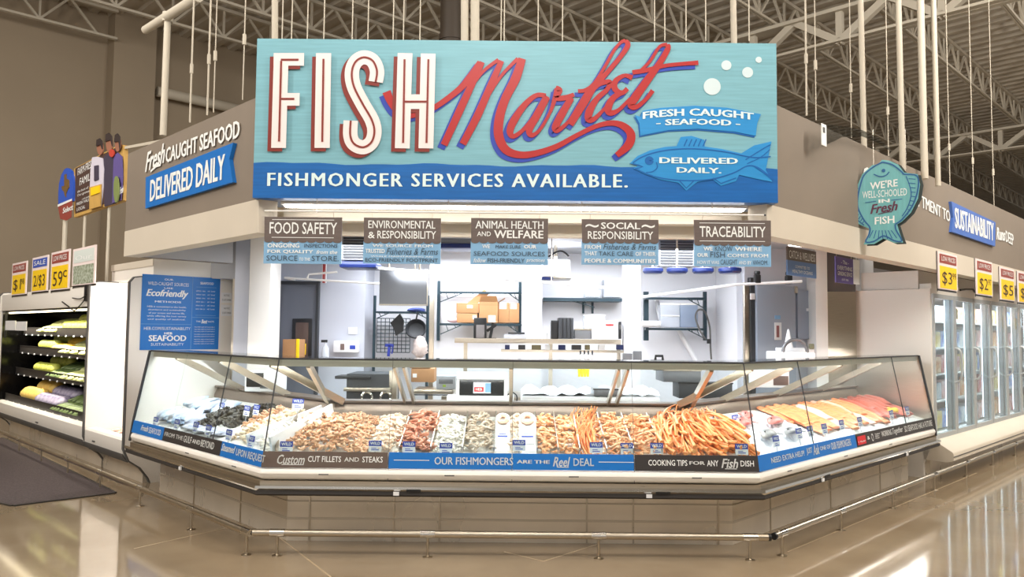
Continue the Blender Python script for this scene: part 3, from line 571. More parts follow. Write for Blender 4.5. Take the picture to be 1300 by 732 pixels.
# glass panes: front 4, left 3, right 4
seams = []
def pane(s0, s1):
    b = MB(); sweep(b, [(.132, .690), (.139, .690), (.266, 1.337), (.259, 1.337)], [s0, s1]); b.build('front_pane', GLASS, case)
fx = [-1.81, -.867, .012, .88, 1.81]
pane('cL', (FF, fx[1])); pane((FF, fx[1]), (FF, fx[2])); pane((FF, fx[2]), (FF, fx[3])); pane((FF, fx[3]), 'cR')
pane((FL, -.89), 'cL'); pane((FL, -1.75), (FL, -.89)); pane((FL, LE), (FL, -1.75))
pane('cR', (FR, .99)); pane((FR, .99), (FR, 2.1)); pane((FR, 2.1), (FR, 3.12)); pane((FR, 3.12), (FR, RE))
def seam(st, w_=.004):
    b = MB(); p0 = stp(st, .131, .585); p1 = stp(st, .131, .69); p2 = stp(st, .258, 1.338); b.bar(p1, p2, w_*2, .006); b.bar(p0, p1, .004, .01); b.build('pane_joint', KDARK, case)
for s_ in ('cL', 'cR', (FL, -.89), (FR, .99), (FR, 3.12)): seam(s_)
for x in fx[1:4]: b = MB(); p1 = stp((FF, x), .131, .49); p2 = stp((FF, x), .258, 1.338); b.bar((p1.x, p1.y-.02, p1.z), (p1.x, p1.y-.001, .69), .004, .004); b.bar((p1.x, p1.y, .69), p2, .003, .003); b.build('pane_joint', GASKET, case)
# struts
def strut(M, x, gap=.035, w_=.05):
    for k in (-1, 1):
        bb = MB(M); bb.bar((x+k*gap, .31, 1.30), (x+k*gap, .95, .975), w_, .02, Vector((1, 0, 0))); bb.build('canopy_strut', STEEL, case)
for x in (-.83, .83): strut(FF, x)
MB(FF).bar((.0, .31, 1.30), (.0, .95, .975), .05, .03, Vector((1, 0, 0))).build('canopy_strut', STEEL, case)
for M, x in ((FF, -1.5), (FF, 1.48), (FL, -.32), (FL, -1.2), (FL, -2.1), (FR, .32), (FR, 1.0), (FR, 2.0), (FR, 3.0)):
    MB(M).bar((x, .31, 1.30), (x, .95, .975), .055, .03, Vector((1, 0, 0))).build('canopy_strut', STEEL, case)
# ends
for M, x, s_ in ((FL, LE, -1), (FR, RE, 1)):
    MB(M).prism([(0, 0)], 0, 0) if 0 else None
    b = MB(M); pr = [(.10, .49), (.13, .69), (.26, 1.345), (.62, 1.345), (1.08, .985), (1.08, .05), (.42, .05), (.42, .44)]
    n = len(pr); b.add([(x, d_, z_) for d_, z_ in pr]+[(x+s_*.025, d_, z_) for d_, z_ in pr], [tuple(range(n)), tuple(range(2*n-1, n-1, -1))]+[(i, (i+1) % n, (i+1) % n+n, i+n) for i in range(n)])
    b.build('end_panel', OFFW if s_ < 0 else STEEL, case)
    b = MB(M); b.bar((x+s_*.012, .126, .69), (x+s_*.012, .255, 1.345), .032, .014); b.bar((x+s_*.012, .1, .5), (x+s_*.012, .126, .69), .032, .014); b.build('end_gasket', KDARK, case)
for M, x in ((FF, on(FF, 505, 613, .05).x), (FF, on(FF, 826, 618, .05).x), (FL, -1.3), (FR, .98), (FR, 2.9)): MB(M).box(x-.03, x+.01, .046, .056, .405, .43).build('rail_joint_cover', PWHITE, case)
for M, x in ((FF, on(FF, 525, 613, .05).x), (FF, on(FF, 842, 618, .05).x), (FR, 1.06)): MB(M).box(x-.05, x+.05, .05, .058, .432, .448).build('dark_label', BLACK, case)
for M, xs in ((FF, (-1.32, -.43, .45, 1.32)), (FL, (-.45, -1.3)), (FR, (.5, 1.55, 2.6))):
    for x in xs: MB(M).box(x-.035, x+.035, .098, .101, .533, .541).build('data_plate', GASKET, case)
# sign bands
def band(M, st0, st1, m, txts, name='sign_band', label=None):
    b = MB(); sweep(b, [(.106, .582), (.11, .582), (.129, .692), (.125, .692)], [st0, st1]); o = b.build(name, m, case, label)
    bt = MB(M)
    for fn in txts: fn(bt)
    if len(bt.bm.verts): bt.build('lettering', WPRINT, o)
def bt_(s, x0, x1, z0, h, bo=.01, sh=0):
    def f(b):
        k = len(b.bm.verts); b.text(s, x0, x1, 0, h, 0, bo, sh)
        b.bm.verts.ensure_lookup_table(); Mi = b.M.inverted()
        for v in b.bm.verts[k:]:
            c = Mi @ v.co; z = z0+c.z; c.y = .1035+(z-.582)*.1727; c.z = z; v.co = b.M @ c
    return f
def dash(x0, x1, z):
    def f(b): y = .1035+(z-.582)*.1727; b.add([(x0, y, z), (x1, y, z), (x1, y+.0007, z+.004), (x0, y+.0007, z+.004)], [(0, 1, 2, 3)])
    return f
fxp = lambda px: on(FF, px, 584, .115).x; lxp = lambda px, py: on(FL, px, py, .115).x; rxp = lambda px, py: on(FR, px, py, .115).x
band(FF, 'cL', (FF, fx[1]-.004), BANDBR, [bt_('Custom', fxp(352), fxp(387), .605, .065, .02, .3), bt_('CUT FILLETS', fxp(391), fxp(433), .622, .04), bt_('AND', fxp(437), fxp(456), .626, .03, .02), bt_('STEAKS', fxp(460), fxp(486), .622, .04), dash(fxp(358), fxp(386), .6)])
band(FF, (FF, fx[1]+.004), (FF, fx[2]-.003), BLUE, [bt_('OUR FISHMONGERS', fxp(551.5), fxp(651.5), .612, .052, .015), dash(fxp(500), fxp(545), .638)])
band(FF, (FF, fx[2]+.003), (FF, fx[3]-.004), BLUE, [bt_('ARE THE', fxp(656), fxp(698), .625, .024, .03), bt_('Reel', fxp(702), fxp(724), .606, .066, .02, .3), bt_('DEAL', fxp(728), fxp(754), .612, .052, .015), dash(fxp(760), fxp(805), .638), dash(fxp(707), fxp(722), .6)])
band(FF, (FF, fx[3]+.004), 'cR', BANDBK, [bt_('COOKING TIPS', fxp(823), fxp(872.5), .619, .04), bt_('FOR', fxp(875), fxp(895), .628, .024, .03), bt_('ANY', fxp(897.5), fxp(912), .619, .04), bt_('Fish', fxp(915.5), fxp(937), .607, .064, .02, .3), bt_('DISH', fxp(940), fxp(957), .619, .04), dash(fxp(920), fxp(935), .6)])
x1 = lxp(280, 583); x0 = lxp(207, 556)
band(FL, (FL, LE), (FL, x0), BLUE, [bt_('Fresh', lxp(179, 548), lxp(188, 550), .62, .05, .03, .3), bt_('SEAFOOD', lxp(189, 552), lxp(204, 556), .615, .05, 0)])
band(FL, (FL, x0), (FL, x1), BANDBK, [bt_('FROM THE', lxp(209, 560), lxp(232, 566), .625, .035, .01), bt_('GULF', lxp(233, 566), lxp(243, 569), .615, .055, .02), bt_('AND', lxp(244, 569), lxp(254, 572), .625, .033, .01), bt_('BEYOND', lxp(255, 572), lxp(271.5, 577), .615, .055, .02)])
band(FL, (FL, x1), 'cL', BLUE, [bt_('Steamed', lxp(281, 577), lxp(298, 581), .625, .055, .03, .3), bt_('UPON REQUEST', lxp(299.5, 583), lxp(336, 593), .608, .06, .02)])
x2 = rxp(1087, 564)
band(FR, 'cR', (FR, x2), BLUE, [bt_('NEED EXTRA HELP?', rxp(979, 584), rxp(1021, 573), .62, .04, .02), bt_('JUST', rxp(1024, 572), rxp(1031, 570), .615, .055, .02), bt_('Ask', rxp(1032, 571), rxp(1040, 569), .605, .075, .02, .3), bt_('ONE OF', rxp(1041, 568), rxp(1054, 565), .628, .032, .02), bt_('OUR FISHMONGERS', rxp(1055, 565), rxp(1080, 558), .612, .058, .02)])
band(FR, (FR, x2), (FR, RE), BANDBK, [bt_('&', rxp(1101, 556), rxp(1104, 555), .625, .03, .01), bt_('The Seafood', rxp(1111, 553), rxp(1117, 552), .65, .014, .01), bt_('Nature', rxp(1111, 553), rxp(1116, 552), .633, .014, .01), bt_('Partner', rxp(1111, 553), rxp(1116, 552), .616, .014, .01), bt_('WORKING', rxp(1119, 552), rxp(1132, 548), .62, .05, 0), bt_('Together', rxp(1133, 548), rxp(1146, 545), .605, .07, .02, .3), bt_('SO SEAFOOD HAS A FUTURE', rxp(1148, 543), rxp(1183, 535), .612, .058, .02)])
case_band = case.children[-1]
b = MB(FR); y_ = .1035
def pt(px, py, lift=.0): v = on(FR, px, py, .1035+.07*.1727); return v
a = rxp(1088, 560); c = rxp(1098.5, 560); yb = .1035+.03*.1727
MB(FR).add([(a, .1064-.002, .60), (c, .1064-.002, .60), (c, .117-.002, .672), (a, .117-.002, .672)], [(0, 1, 2, 3)]).build('red_logo_plate', mat('logo_red', (214, 30, 40), .4), case)
b = MB(FR); bt_('HEB', a+.015, c-.015, .618, .034, .02)(b)
for v in b.bm.verts: v.co -= (FR.to_3x3() @ Vector((0, .003, 0)))
cx = (rxp(1104.5, 556)+rxp(1110, 555))/2
P = [(cx+.024*cos(k*pi/8), .636+.033*sin(k*pi/8)) for k in range(17)]
n = len(P); b.add([(x, .1035+(z-.582)*.1727-.001, z) for x, z in P]+[(cx+(x-cx)*.75, .1035+(z-.582)*.1727-.001, .636+(z-.636)*.75) for x, z in P], [(i, i+1, n+i+1, n+i) for i in range(n-1)])
b.build('logo_lettering', WPRINT, case)
# ------------------------------------------------------------------ what lies in the case
def shrimp_mesh(name, m, L=.05, curl=3.6, fat=1.0, seg=6):
    b = MB(); n = 7; pts = []
    rr = [.35, .85, 1, .9, .7, .4, .55]; Rr = L/2.2
    for i in range(n): a = -curl/2+curl*i/(n-1); pts.append((Rr*sin(a), Rr*(1-cos(a))-.4*Rr, .003*sin(i*1.1)))
    b.tube(pts, [x*.011*fat*L/.05 for x in rr], seg); return b.mesh(name, m, 80)
def stick_mesh(name, m, L=.3, r0=.011, bend=.05, knuckle=True, seg=6):
    b = MB(); n = 8; pts = []; rr = []
    for i in range(n):
        t = i/(n-1); pts.append((L*(t-.5), bend*(1-(2*t-1)**2), .01*sin(t*5))); rr.append(r0*(1-.62*t)*(1.25 if knuckle and i in (0, 4) else 1))
    b.tube(pts, rr, seg); return b.mesh(name, m, 80)
def blob_mesh(name, m, sx, sy, sz, seed=0, n=10, rough=.12):
    rr = random.Random(seed); b = MB(); prof = [(max(.02, sin(pi*i/n)), -cos(pi*i/n)) for i in range(n+1)]
    b.lathe(prof, (0, 0, 0), 12)
    for v in b.bm.verts: k = 1+rr.uniform(-rough, rough); v.co = Vector((v.co.x*sx*k, v.co.y*sy*k, v.co.z*sz))
    return b.mesh(name, m, 80)
def fillet_mesh(name, m, L, w_, h, seed=0):
    b = MB(); n = 12; rings = 10; vs = []; rr = random.Random(seed)
    for i in range(n+1):
        t = i/n; ww = w_*(.35+.65*sin(pi*min(1, .12+t*.85))**.6)*(1+.05*sin(t*17)); hh = h*(.5+.5*sin(pi*(.1+.8*t)))
        for k in range(rings): a = 2*pi*k/rings; vs.append((L*(t-.5), ww/2*cos(a)+.006*sin(t*9), max(0, hh*.5+hh*.5*sin(a))))
    fs = [(i*rings+k, i*rings+(k+1) % rings, (i+1)*rings+(k+1) % rings, (i+1)*rings+k) for i in range(n) for k in range(rings)]
    fs += [tuple(range(rings))[::-1], tuple(n*rings+k for k in range(rings))]
    return b.add(vs, fs).mesh(name, m, 70)
def place(me, name, M, label, cat, group=None):
    o = bpy.data.objects.new(name, me); COL.objects.link(o); o.matrix_world = M; WM[o.name] = M; tag(o, label, cat, group); return o
def heap(F, x0, x1, d0, d1, me, name, label, cat, nind, nstuff, hgt, flat=.6, dirn=None, scale=(.85, 1.2), taper=0):
    """A mound: pieces on its surface as things, the pieces beneath them as one stuff mesh."""
    def surf(u, v): return hgt*(1-abs(2*u-1)**3)*(1-abs(2*v-1)**4)
    tmp = bmesh.new(); cnt = 0
    tot = nind+nstuff; base = []
    for i in range(tot):
        u = rnd.uniform(.04, .96); v = rnd.uniform(.03, .97); x = x0+(x1-x0)*u + taper*(v-.5)*(u-.5); d = d0+(d1-d0)*v
        lift = rnd.uniform(.35, .8) if i < nstuff else rnd.uniform(.85, 1.05)
        z = deckz(d)+surf(u, v)*lift+.008
        if dirn is None: rot = Matrix.Rotation(rnd.uniform(0, 2*pi), 4, 'Z') @ Matrix.Rotation(rnd.uniform(-flat, flat), 4, 'X') @ Matrix.Rotation(rnd.uniform(-flat, flat), 4, 'Y')
        else: rot = dirn(u, v)
        M = F @ Matrix.Translation((x, d, z)) @ rot @ Matrix.Scale(rnd.uniform(*scale), 4)
        if i < nstuff:
            k = len(tmp.verts); tmp.from_mesh(me); tmp.verts.ensure_lookup_table()
            for vv in tmp.verts[k:]: vv.co = M @ vv.co
        else: place(me, name, M, label, cat, label)
    if nstuff:
        m2 = bpy.data.meshes.new(name+'_heap'); tmp.to_mesh(m2); m2.materials.append(me.materials[0]); m2.polygons.foreach_set('use_smooth', [True]*len(m2.polygons))
        c = F @ Vector(((x0+x1)/2, (d0+d1)/2, deckz((d0+d1)/2))); m2.transform(Matrix.Translation(-c))
        o = bpy.data.objects.new(name+'_heap', m2); COL.objects.link(o); o.matrix_world = Matrix.Translation(c); tag(o, label.replace('lying on', 'beneath the top layer of'), cat, None, 'stuff')
    tmp.free()
SH = lambda nm, c, c2, **k: shrimp_mesh(nm, mat(nm, c, .35, rgb2=c2, scale=30), **k)
X = lambda px: on(FF, px, 572, .2).x
m_cook = SH('cooked_shrimp', (196, 138, 102), (232, 194, 156)); m_pale = SH('pale_shrimp', (244, 208, 178), (250, 232, 212)); m_raw = SH('raw_shrimp', (190, 112, 80), (232, 172, 142), L=.085, curl=4.2, fat=.62)
m_white = SH('white_shrimp', (238, 228, 212), (250, 246, 240), L=.045); m_grey = SH('grey_shrimp', (176, 152, 126), (232, 216, 198), L=.062, fat=.75); m_or = SH('orange_shrimp', (238, 150, 84), (250, 214, 172), L=.055)
heap(FF, X(352), X(468), .2, .84, m_cook, 'cooked_shrimp', 'small tan cooked shrimp lying on the big heap behind the Custom cut fillets sign', 'shrimp', 90, 420, .10)
heap(FF, X(468), X(505), .2, .84, m_pale, 'pale_shrimp', 'pale pink peeled shrimp lying on the narrow heap beside the tan shrimp', 'shrimp', 34, 120, .10)
heap(FF, X(508), X(546), .2, .84, m_raw, 'raw_shrimp', 'large pinkish brown curled shrimp lying on the tray above the word OUR', 'shrimp', 34, 70, .11)
heap(FF, X(548), X(586), .2, .84, m_white, 'white_shrimp', 'small white peeled shrimp lying on the whitest tray', 'shrimp', 36, 130, .09)
heap(FF, X(588), X(626), .2, .84, m_grey, 'shell_on_shrimp', 'greyish brown shell-on shrimp lying on the tray beside the shrimp rings', 'shrimp', 32, 90, .10)
heap(FF, X(648), X(660), .2, .84, m_pale, 'pale_shrimp', 'pale shrimp lying on the strip between the two shrimp rings', 'shrimp', 10, 36, .09)
heap(FF, X(683), X(708), .2, .84, m_or, 'orange_shrimp', 'pale orange cooked shrimp lying on the tray beside the shrimp ring packs', 'shrimp', 26, 70, .10)
heap(FF, X(709), X(735), .2, .84, m_or, 'orange_shrimp', 'pale orange cooked shrimp lying on the tray beside the upright crab legs', 'shrimp', 26, 70, .09)
CRAB = mat('crab_shell', (226, 110, 38), .38, rgb2=(250, 184, 116), scale=9); CRAB2 = mat('crab_shell_pale', (234, 138, 72), .4, rgb2=(252, 220, 180), scale=25)
leg = stick_mesh('crab_leg', CRAB, .30, .0105, .05); legs = stick_mesh('crab_leg_short', CRAB2, .115, .0095, .03)
def up(u, v): return Matrix.Rotation(pi/2+(rnd.uniform(-.25, .25)), 4, 'Z') @ Matrix.Rotation(-rnd.uniform(.35, .95), 4, 'Y') @ Matrix.Rotation(rnd.uniform(-1, 1), 4, 'X')
heap(FF, X(737), X(769), .28, .82, leg, 'crab_piece', 'orange crab leg lying on the narrow upright bundle above the word DEAL', 'crab', 44, 70, .03, dirn=up)
heap(FF, X(771), X(803), .2, .84, legs, 'crab_claw', 'short orange and cream crab piece lying on the tray beside the upright crab legs', 'crab', 34, 90, .10)
heap(FF, X(805), X(838), .2, .84, legs, 'crab_claw', 'short orange and cream crab piece lying on the tray beside the wide crab leg heap', 'crab', 34, 90, .09)
def fan(u, v): return Matrix.Rotation(pi/2+(.5-u)*-1.0+rnd.uniform(-.3, .3), 4, 'Z') @ Matrix.Rotation(-rnd.uniform(.1, .55), 4, 'Y') @ Matrix.Rotation(rnd.uniform(-1, 1), 4, 'X')
heap(FF, X(842), X(962), .3, .84, leg, 'crab_piece', 'long orange crab leg lying on the wide heap above the Cooking tips sign', 'crab', 160, 260, .10, dirn=fan, scale=(.85, 1.25))
# shrimp ring packs
for k, (pa, pb, lab) in enumerate(((628, 647, 'round topped white shrimp ring pack above the word FISHMONGERS'), (659, 681, 'round topped white shrimp ring pack beside the pale orange shrimp'))):
    xa, xb = X(pa), X(pb); cx = (xa+xb)/2; w_ = (xb-xa)/2; t = thing('shrimp_ring_pack', lab, 'food pack', FF, (cx, .24, deckz(.24)))
    T = FF @ Matrix.Translation((cx, .26, deckz(.24)+.01)) @ Matrix.Rotation(R(-48), 4, 'X')
    pl = [(-w_, 0), (w_, 0), (w_, .32)]+[(w_*cos(a*pi/10), .32+w_*sin(a*pi/10)) for a in range(1, 10)]+[(-w_, .32)]
    MB(T).prism(pl, 0, .035).build('tray', PWHITE, t)
    b = MB(T); n = 18
    b.tube([(w_*.62*cos(a*2*pi/n), -.012, .3+w_*.62*sin(a*2*pi/n)) for a in range(n+1)], [.014+.004*(a % 2) for a in range(n+1)], 6); b.build('shrimp_ring', mat('ring_pink', (240, 196, 168), .4), t)
    b = MB(T); b.box(-w_*.8, w_*.8, -.006, 0, .07, .17); b.build('label', WPRINT, t)
    b = MB(T); b.box(-w_*.7, w_*.7, -.008, -.006, .13, .145); b.box(-w_*.5, w_*.5, -.008, -.006, .155, .162); b.build('label_print', NAVY, t)
# tray dividers
for px in (350, 507, 547, 587, 627, 682, 708.5, 736, 770, 804, 840): x = X(px); MB(FF).bar((x, .19, deckz(.19)+.035), (x, .85, deckz(.85)+.035), .006, .07).build('tray_divider', STEEL, case)
# left wing
M1 = SH('scallop', (226, 196, 160), (246, 230, 206), L=.05, curl=4.5, fat=1.5); M2 = SH('squid_ring', (244, 232, 218), (252, 246, 240), L=.06, curl=5)
SHELL = mat('mussel_shell', (34, 34, 38), .3, rgb2=(84, 78, 66), scale=20); mus = blob_mesh('mussel', SHELL, .035, .018, .012, 3, 8, .05)
heap(FL, -.42, -.12, .22, .84, M2, 'squid_ring', 'white squid piece on the corner tray beside the tan shrimp', 'squid', 30, 90, .08)
heap(FL, -.86, -.48, .22, .84, M1, 'scallop', 'beige scallop lying on the tray under the Steamed upon request sign', 'scallop', 34, 110, .08)
heap(FL, -1.1, -.9, .45, .84, m_cook, 'cooked_shrimp', 'tan shrimp lying on the small heap beside the mussels', 'shrimp', 14, 40, .07)
heap(FL, -1.35, -1.14, .4, .84, mus, 'mussel', 'black mussel lying on the dark heap nearer the scallops', 'mussel', 34, 120, .08, flat=1.2)
heap(FL, -1.68, -1.4, .3, .72, mus, 'mussel', 'black mussel lying on the dark heap beside the blue bags', 'mussel', 34, 120, .08, flat=1.2)
MB(FL).bar((-.45, .2, deckz(.2)+.05), (-.45, .84, deckz(.84)+.05), .02, .10).build('white_divider', PWHITE, case); MB(FL).bar((-.09, .2, deckz(.2)+.06), (-.30, .84, deckz(.84)+.06), .02, .12).build('white_divider', PWHITE, case)
BAGB = mat('bag_blue_film', (150, 186, 222), .3, rgb2=(236, 240, 246), scale=18); BAGW = mat('bag_white_film', (226, 228, 236), .3, rgb2=(150, 160, 190), scale=16)
for i in range(14):
    s_ = 1.72+.115*(i % 7)*1.0; d = .36 if i < 7 else .62
    me = blob_mesh('clam_bag', BAGB if i % 3 else BAGW, .085, .12, .04, i, 8, .32)
    place(me, 'clam_bag', FL @ Matrix.Translation((-s_, d, deckz(d)+.04+.02*(i % 2))) @ Matrix.Rotation(rnd.uniform(-.5, .5), 4, 'Z') @ Matrix.Rotation(.3, 4, 'X'), 'blue and white shellfish bag '+('along the front glass' if i < 7 else 'at the back')+' past the mussels', 'bag', 'shellfish bags '+('front' if i < 7 else 'rear'))
for i in range(7):
    s_ = 1.05+.1*i; me = blob_mesh('fish_pouch', BAGW, .06, .08, .022, 40+i, 8, .3)
    place(me, 'fish_pouch', FL @ Matrix.Translation((-s_, .27, deckz(.27)+.025)) @ Matrix.Rotation(rnd.uniform(-.5, .5), 4, 'Z'), 'white wrapped fish pouch lying in front of the mussels', 'pouch', 'fish pouches before the mussels')
# right wing: ice, fish, fillets
ICE = mat('crushed_ice', (240, 243, 248), .3, bump=.6, scale=60)
def ice(F, x0, x1, d0, d1, h, label):
    b = MB(F); nx = int((x1-x0)/.025); nd = int((d1-d0)/.025); rr = random.Random(5); vs = []
    for j in range(nd+1):
        for i in range(nx+1):
            u = i/nx; v = j/nd; e = min(1, 6*u, 6*(1-u), 5*v, 5*(1-v)); d = d0+(d1-d0)*v; vs.append((x0+(x1-x0)*u, d, deckz(d)+.004+e*(h*(.7+.3*sin(u*9)*sin(v*4))+rr.uniform(-.012, .012))))
    b.add(vs, [(j*(nx+1)+i, j*(nx+1)+i+1, (j+1)*(nx+1)+i+1, (j+1)*(nx+1)+i) for j in range(nd) for i in range(nx)]); b.thing('crushed_ice', ICE, label, 'ice', None, 'stuff', 0)
ice(FR, .12, 1.5, .2, .86, .06, 'bed of crushed white ice under the whole fish in the case'); ice(FR, 1.5, 3.8, .2, .30, .03, 'strip of crushed white ice along the glass before the salmon')
def fish_thing(M, L, m, mt, label):
    t = thing('whole_fish', label, 'fish', M); b = MB(M); n = 14; rings = 10; vs = []
    for i in range(n+1):
        u = i/n; h = L*.15*(sin(pi*u**.75)**.8+.12); wd = h*.5
        for k in range(rings): a = 2*pi*k/rings; vs.append((L*(u-.5), h*cos(a), wd+wd*sin(a)))
    fs = [(i*rings+k, i*rings+(k+1) % rings, (i+1)*rings+(k+1) % rings, (i+1)*rings+k) for i in range(n) for k in range(rings)]+[tuple(range(rings))[::-1], tuple(n*rings+k for k in range(rings))]
    b.add(vs, fs); b.build('body', m, t, smooth=80)
    b = MB(M @ Matrix.Rotation(-pi/2, 4, 'X')); b.prism([(L*.45, -.005), (L*.62, L*.16), (L*.57, 0), (L*.62, -L*.16)], -.012, -.004); b.build('tail', mt, t)
    b = MB(M @ Matrix.Rotation(-pi/2, 4, 'X')); b.prism([(-L*.2, L*.12), (-L*.05, L*.24), (L*.2, L*.16), (L*.2, L*.1)], -.016, -.008); b.build('dorsal_fin', mt, t)
    MB(M).lathe([(.001, .0), (L*.022, .002), (L*.015, .01), (.001, .012)], (-L*.36, L*.03, L*.115), 10).build('eye', BLACK, t)
REDF = mat('red_snapper', (186, 66, 58), .3, rgb2=(232, 176, 166), scale=12); GRF = mat('grey_fish', (112, 112, 116), .3, rgb2=(190, 188, 186), scale=12)
for x, d, a, L, m_, lab in ((.42, .66, .3, .34, GRF, 'whole grey fish on ice nearest the crab legs'), (.66, .55, .2, .34, REDF, 'pinkish red whole snapper on ice beside the grey fish'), (.9, .66, .4, .32, REDF, 'whole red snapper at the back of the ice bed'), (1.1, .5, .15, .34, REDF, 'whole red snapper on ice nearest the salmon fillets'), (.62, .32, .2, .34, GRF, 'whole grey fish at the front of the ice behind the glass'), (.98, .3, .1, .3, GRF, 'whole silver grey fish near the front tags on the ice')):
    fish_thing(FR @ Matrix.Translation((x, d, deckz(d)+.065)) @ Matrix.Rotation(a, 4, 'Z') @ Matrix.Rotation(R(14), 4, 'X'), L, m_, m_, lab)
SAL = mat('salmon_flesh', (228, 112, 50), .35, rgb2=(246, 168, 112), scale=9, stretch=(8, 1, 1)); SAL2 = mat('salmon_pink', (246, 176, 150), .35, rgb2=(254, 222, 206), scale=9, stretch=(8, 1, 1)); TUNA = mat('tuna_flesh', (176, 62, 48), .35, rgb2=(214, 110, 88), scale=9, stretch=(8, 1, 1))
fil = [fillet_mesh('salmon_fillet', SAL, .42, .12, .035, 1), fillet_mesh('salmon_fillet', SAL2, .42, .12, .035, 2), fillet_mesh('tuna_fillet', TUNA, .34, .13, .04, 3)]
for i in range(45):
    c = i % 15; x = 1.5+c*.155+rnd.uniform(-.03, .03); d = (.68, .60, .44)[i//15]+rnd.uniform(-.03, .03); k = 2 if c > 9 else (1 if c % 4 == 3 else 0)
    me = fil[k]; lay = (.0, .036, .02)[i//15]
    place(me, me.name.split('.')[0], FR @ Matrix.Translation((x+(.05 if lay else 0), d, deckz(d)+.012+lay)) @ Matrix.Rotation(pi/2-.25+rnd.uniform(-.16, .16), 4, 'Z') @ Matrix.Rotation(R(-15), 4, 'Y') @ Matrix.Diagonal((rnd.uniform(.8, 1.1), rnd.uniform(.95, 1.4), rnd.uniform(.8, 1.3), 1)),
        ('deep red tuna fillet in the row at the far end of the case' if k == 2 else 'pale pink salmon fillet lying between orange fillets' if k == 1 else 'orange salmon fillet in the slanting row behind the glass'), 'fish fillet', ('tuna fillets', 'salmon pink fillets', 'salmon fillets')[(k == 2) and 0 or (1 if k == 1 else 2)])
lem = blob_mesh('lemon', mat('lemon_peel', (246, 200, 60), .45), .035, .035, .05, 2, 10, .02)
for i in range(6): place(lem, 'lemon', FR @ Matrix.Translation((3.35+.07*(i % 3), .36+.07*(i//3), deckz(.4)+.05)) @ Matrix.Rotation(1.5, 4, 'Y'), 'yellow lemon beside the red tuna fillets', 'lemon', 'lemons beside the tuna')
# price cards
def card(F, px, py, d, label, big=1.0, word='WILD'):
    p = on(F, px, py, d); w_ = .046*big; h = .078*big; M = F @ Matrix.Translation((p.x, d, p.z-h/2)) @ Matrix.Rotation(R(-10), 4, 'X')
    t = thing('price_card', label, 'price card', M)
    MB(M).box(-w_, w_, 0, .003, 0, h*.5).build('white_panel', PWHITE, t); MB(M).box(-w_, w_, 0, .003, h*.5, h).build('blue_panel', NAVY, t)
    b = MB(M); b.text(word, -w_*.8, w_*.8, h*.62, h*.27, -.001, .02); b.build('lettering', WPRINT, t)
    b = MB(M); b.box(-w_*.6, w_*.6, -.001, 0, h*.12, h*.2); b.box(-w_*.6, w_*.2, -.001, 0, h*.28, h*.34); b.build('print_lines', NAVY, t)
    MB(M).box(-.004, .004, .003, .008, -.05, h*.3).build('stake', CLEARP, t)
for px, py, lab in ((363, 567, 'blue and white price card before the tan shrimp'), (476, 566, 'blue and white price card before the pale pink shrimp'), (519, 567, 'blue and white price card before the large curled shrimp'), (566, 569, 'blue and white price card before the white shrimp'), (659, 565, 'blue and white price card between the shrimp ring packs'), (757, 568, 'blue and white price card before the upright crab legs'), (796, 569, 'blue and white price card beside the upright crab legs tray'), (834, 569, 'blue and white price card before the cream crab pieces'), (942, 570, 'blue and white price card before the wide crab leg heap')):
    card(FF, px, py, .19, lab)
card(FF, 378, 512, .82, 'tall white price card standing behind the tan shrimp', 1.0)
for px, py, d, lab in ((196, 535, .2, 'price card at the far end of the angled case'), (223, 538, .2, 'price card before the blue shellfish bags'), (247, 542, .2, 'price card before the mussel heap by the bags'), (263, 546, .2, 'price card before the mussel heap nearer the scallops'), (289, 552, .2, 'price card before the scallops'), (317, 560, .2, 'price card before the squid pieces'), (280, 517, .55, 'price card standing in the black mussels'), (312, 521, .5, 'price card standing behind the scallops'), (324, 520, .55, 'price card standing behind the squid pieces')):
    card(FL, px, py, d, lab, 1.1)
for px, py, d, lab in ((987, 560, .2, 'price card before the grey fish on ice'), (1016, 550, .2, 'price card before the red snapper'), (1030, 547, .2, 'price card on the ice by the glass joint'), (1048, 544, .2, 'price card before the first salmon fillets'), (1070, 539, .2, 'price card in the middle of the salmon row'), (1093, 535, .2, 'double price card before the salmon'), (1133, 526, .2, 'price card before the tuna fillets'), (1153, 521, .2, 'price card at the far end of the tuna'), (935, 533, .6, 'tall white price card by the grey fish')):
    card(FR, px, py, d, lab, 1.1)
# ================================================================== cases along the left
PR = [(.2, 2.02), (.24, 2.07), (.3, 2.08), (1.3, 2.08), (1.3, 0), (.46, 0), (.44, .05), (.36, .16), (.25, .24), (.2, .36)]
def endpanel(M, x, th, name, parent, m=OFFW, pr=PR):
    b = MB(M); n = len(pr); b.add([(x, d_, z_) for d_, z_ in pr]+[(x+th, d_, z_) for d_, z_ in pr], [tuple(range(n)), tuple(range(2*n-1, n-1, -1))]+[(i, (i+1) % n, (i+1) % n+n, i+n) for i in range(n)]); b.build(name, m, parent)
    b = MB(M); i0 = [9, 0, 1, 2]; b2 = [pr[k] for k in (5, 6, 7, 8, 9, 0, 1, 2, 3)]
    for (d0, z0), (d1, z1) in zip(b2[:-1], b2[1:-1]+[(.5, 2.08)]): b.bar((x+th/2, d0-.004, z0), (x+th/2, d1-.004, z1), .012, th+.006, Vector((1, 0, 0)))
    b.build('edge_gasket', GASKET, parent)
sc = thing('service_case', 'low self service case with tall white end panel beside the seafood case', 'display case', FL, (-3.7, .7, 0))
endpanel(FL, -3.09, .045, 'end_panel', sc)
b = MB(FL); b.box(-4.28, -3.09, 1.22, 1.3, .1, 2.0); b.build('back_panel', WHITE, sc)
b = MB(FL); pr = [(.22, .46), (.2, .44), (.2, .30), (.26, .22), (.38, .16), (1.2, .16), (1.2, .42), (.34, .42), (.32, .46)]
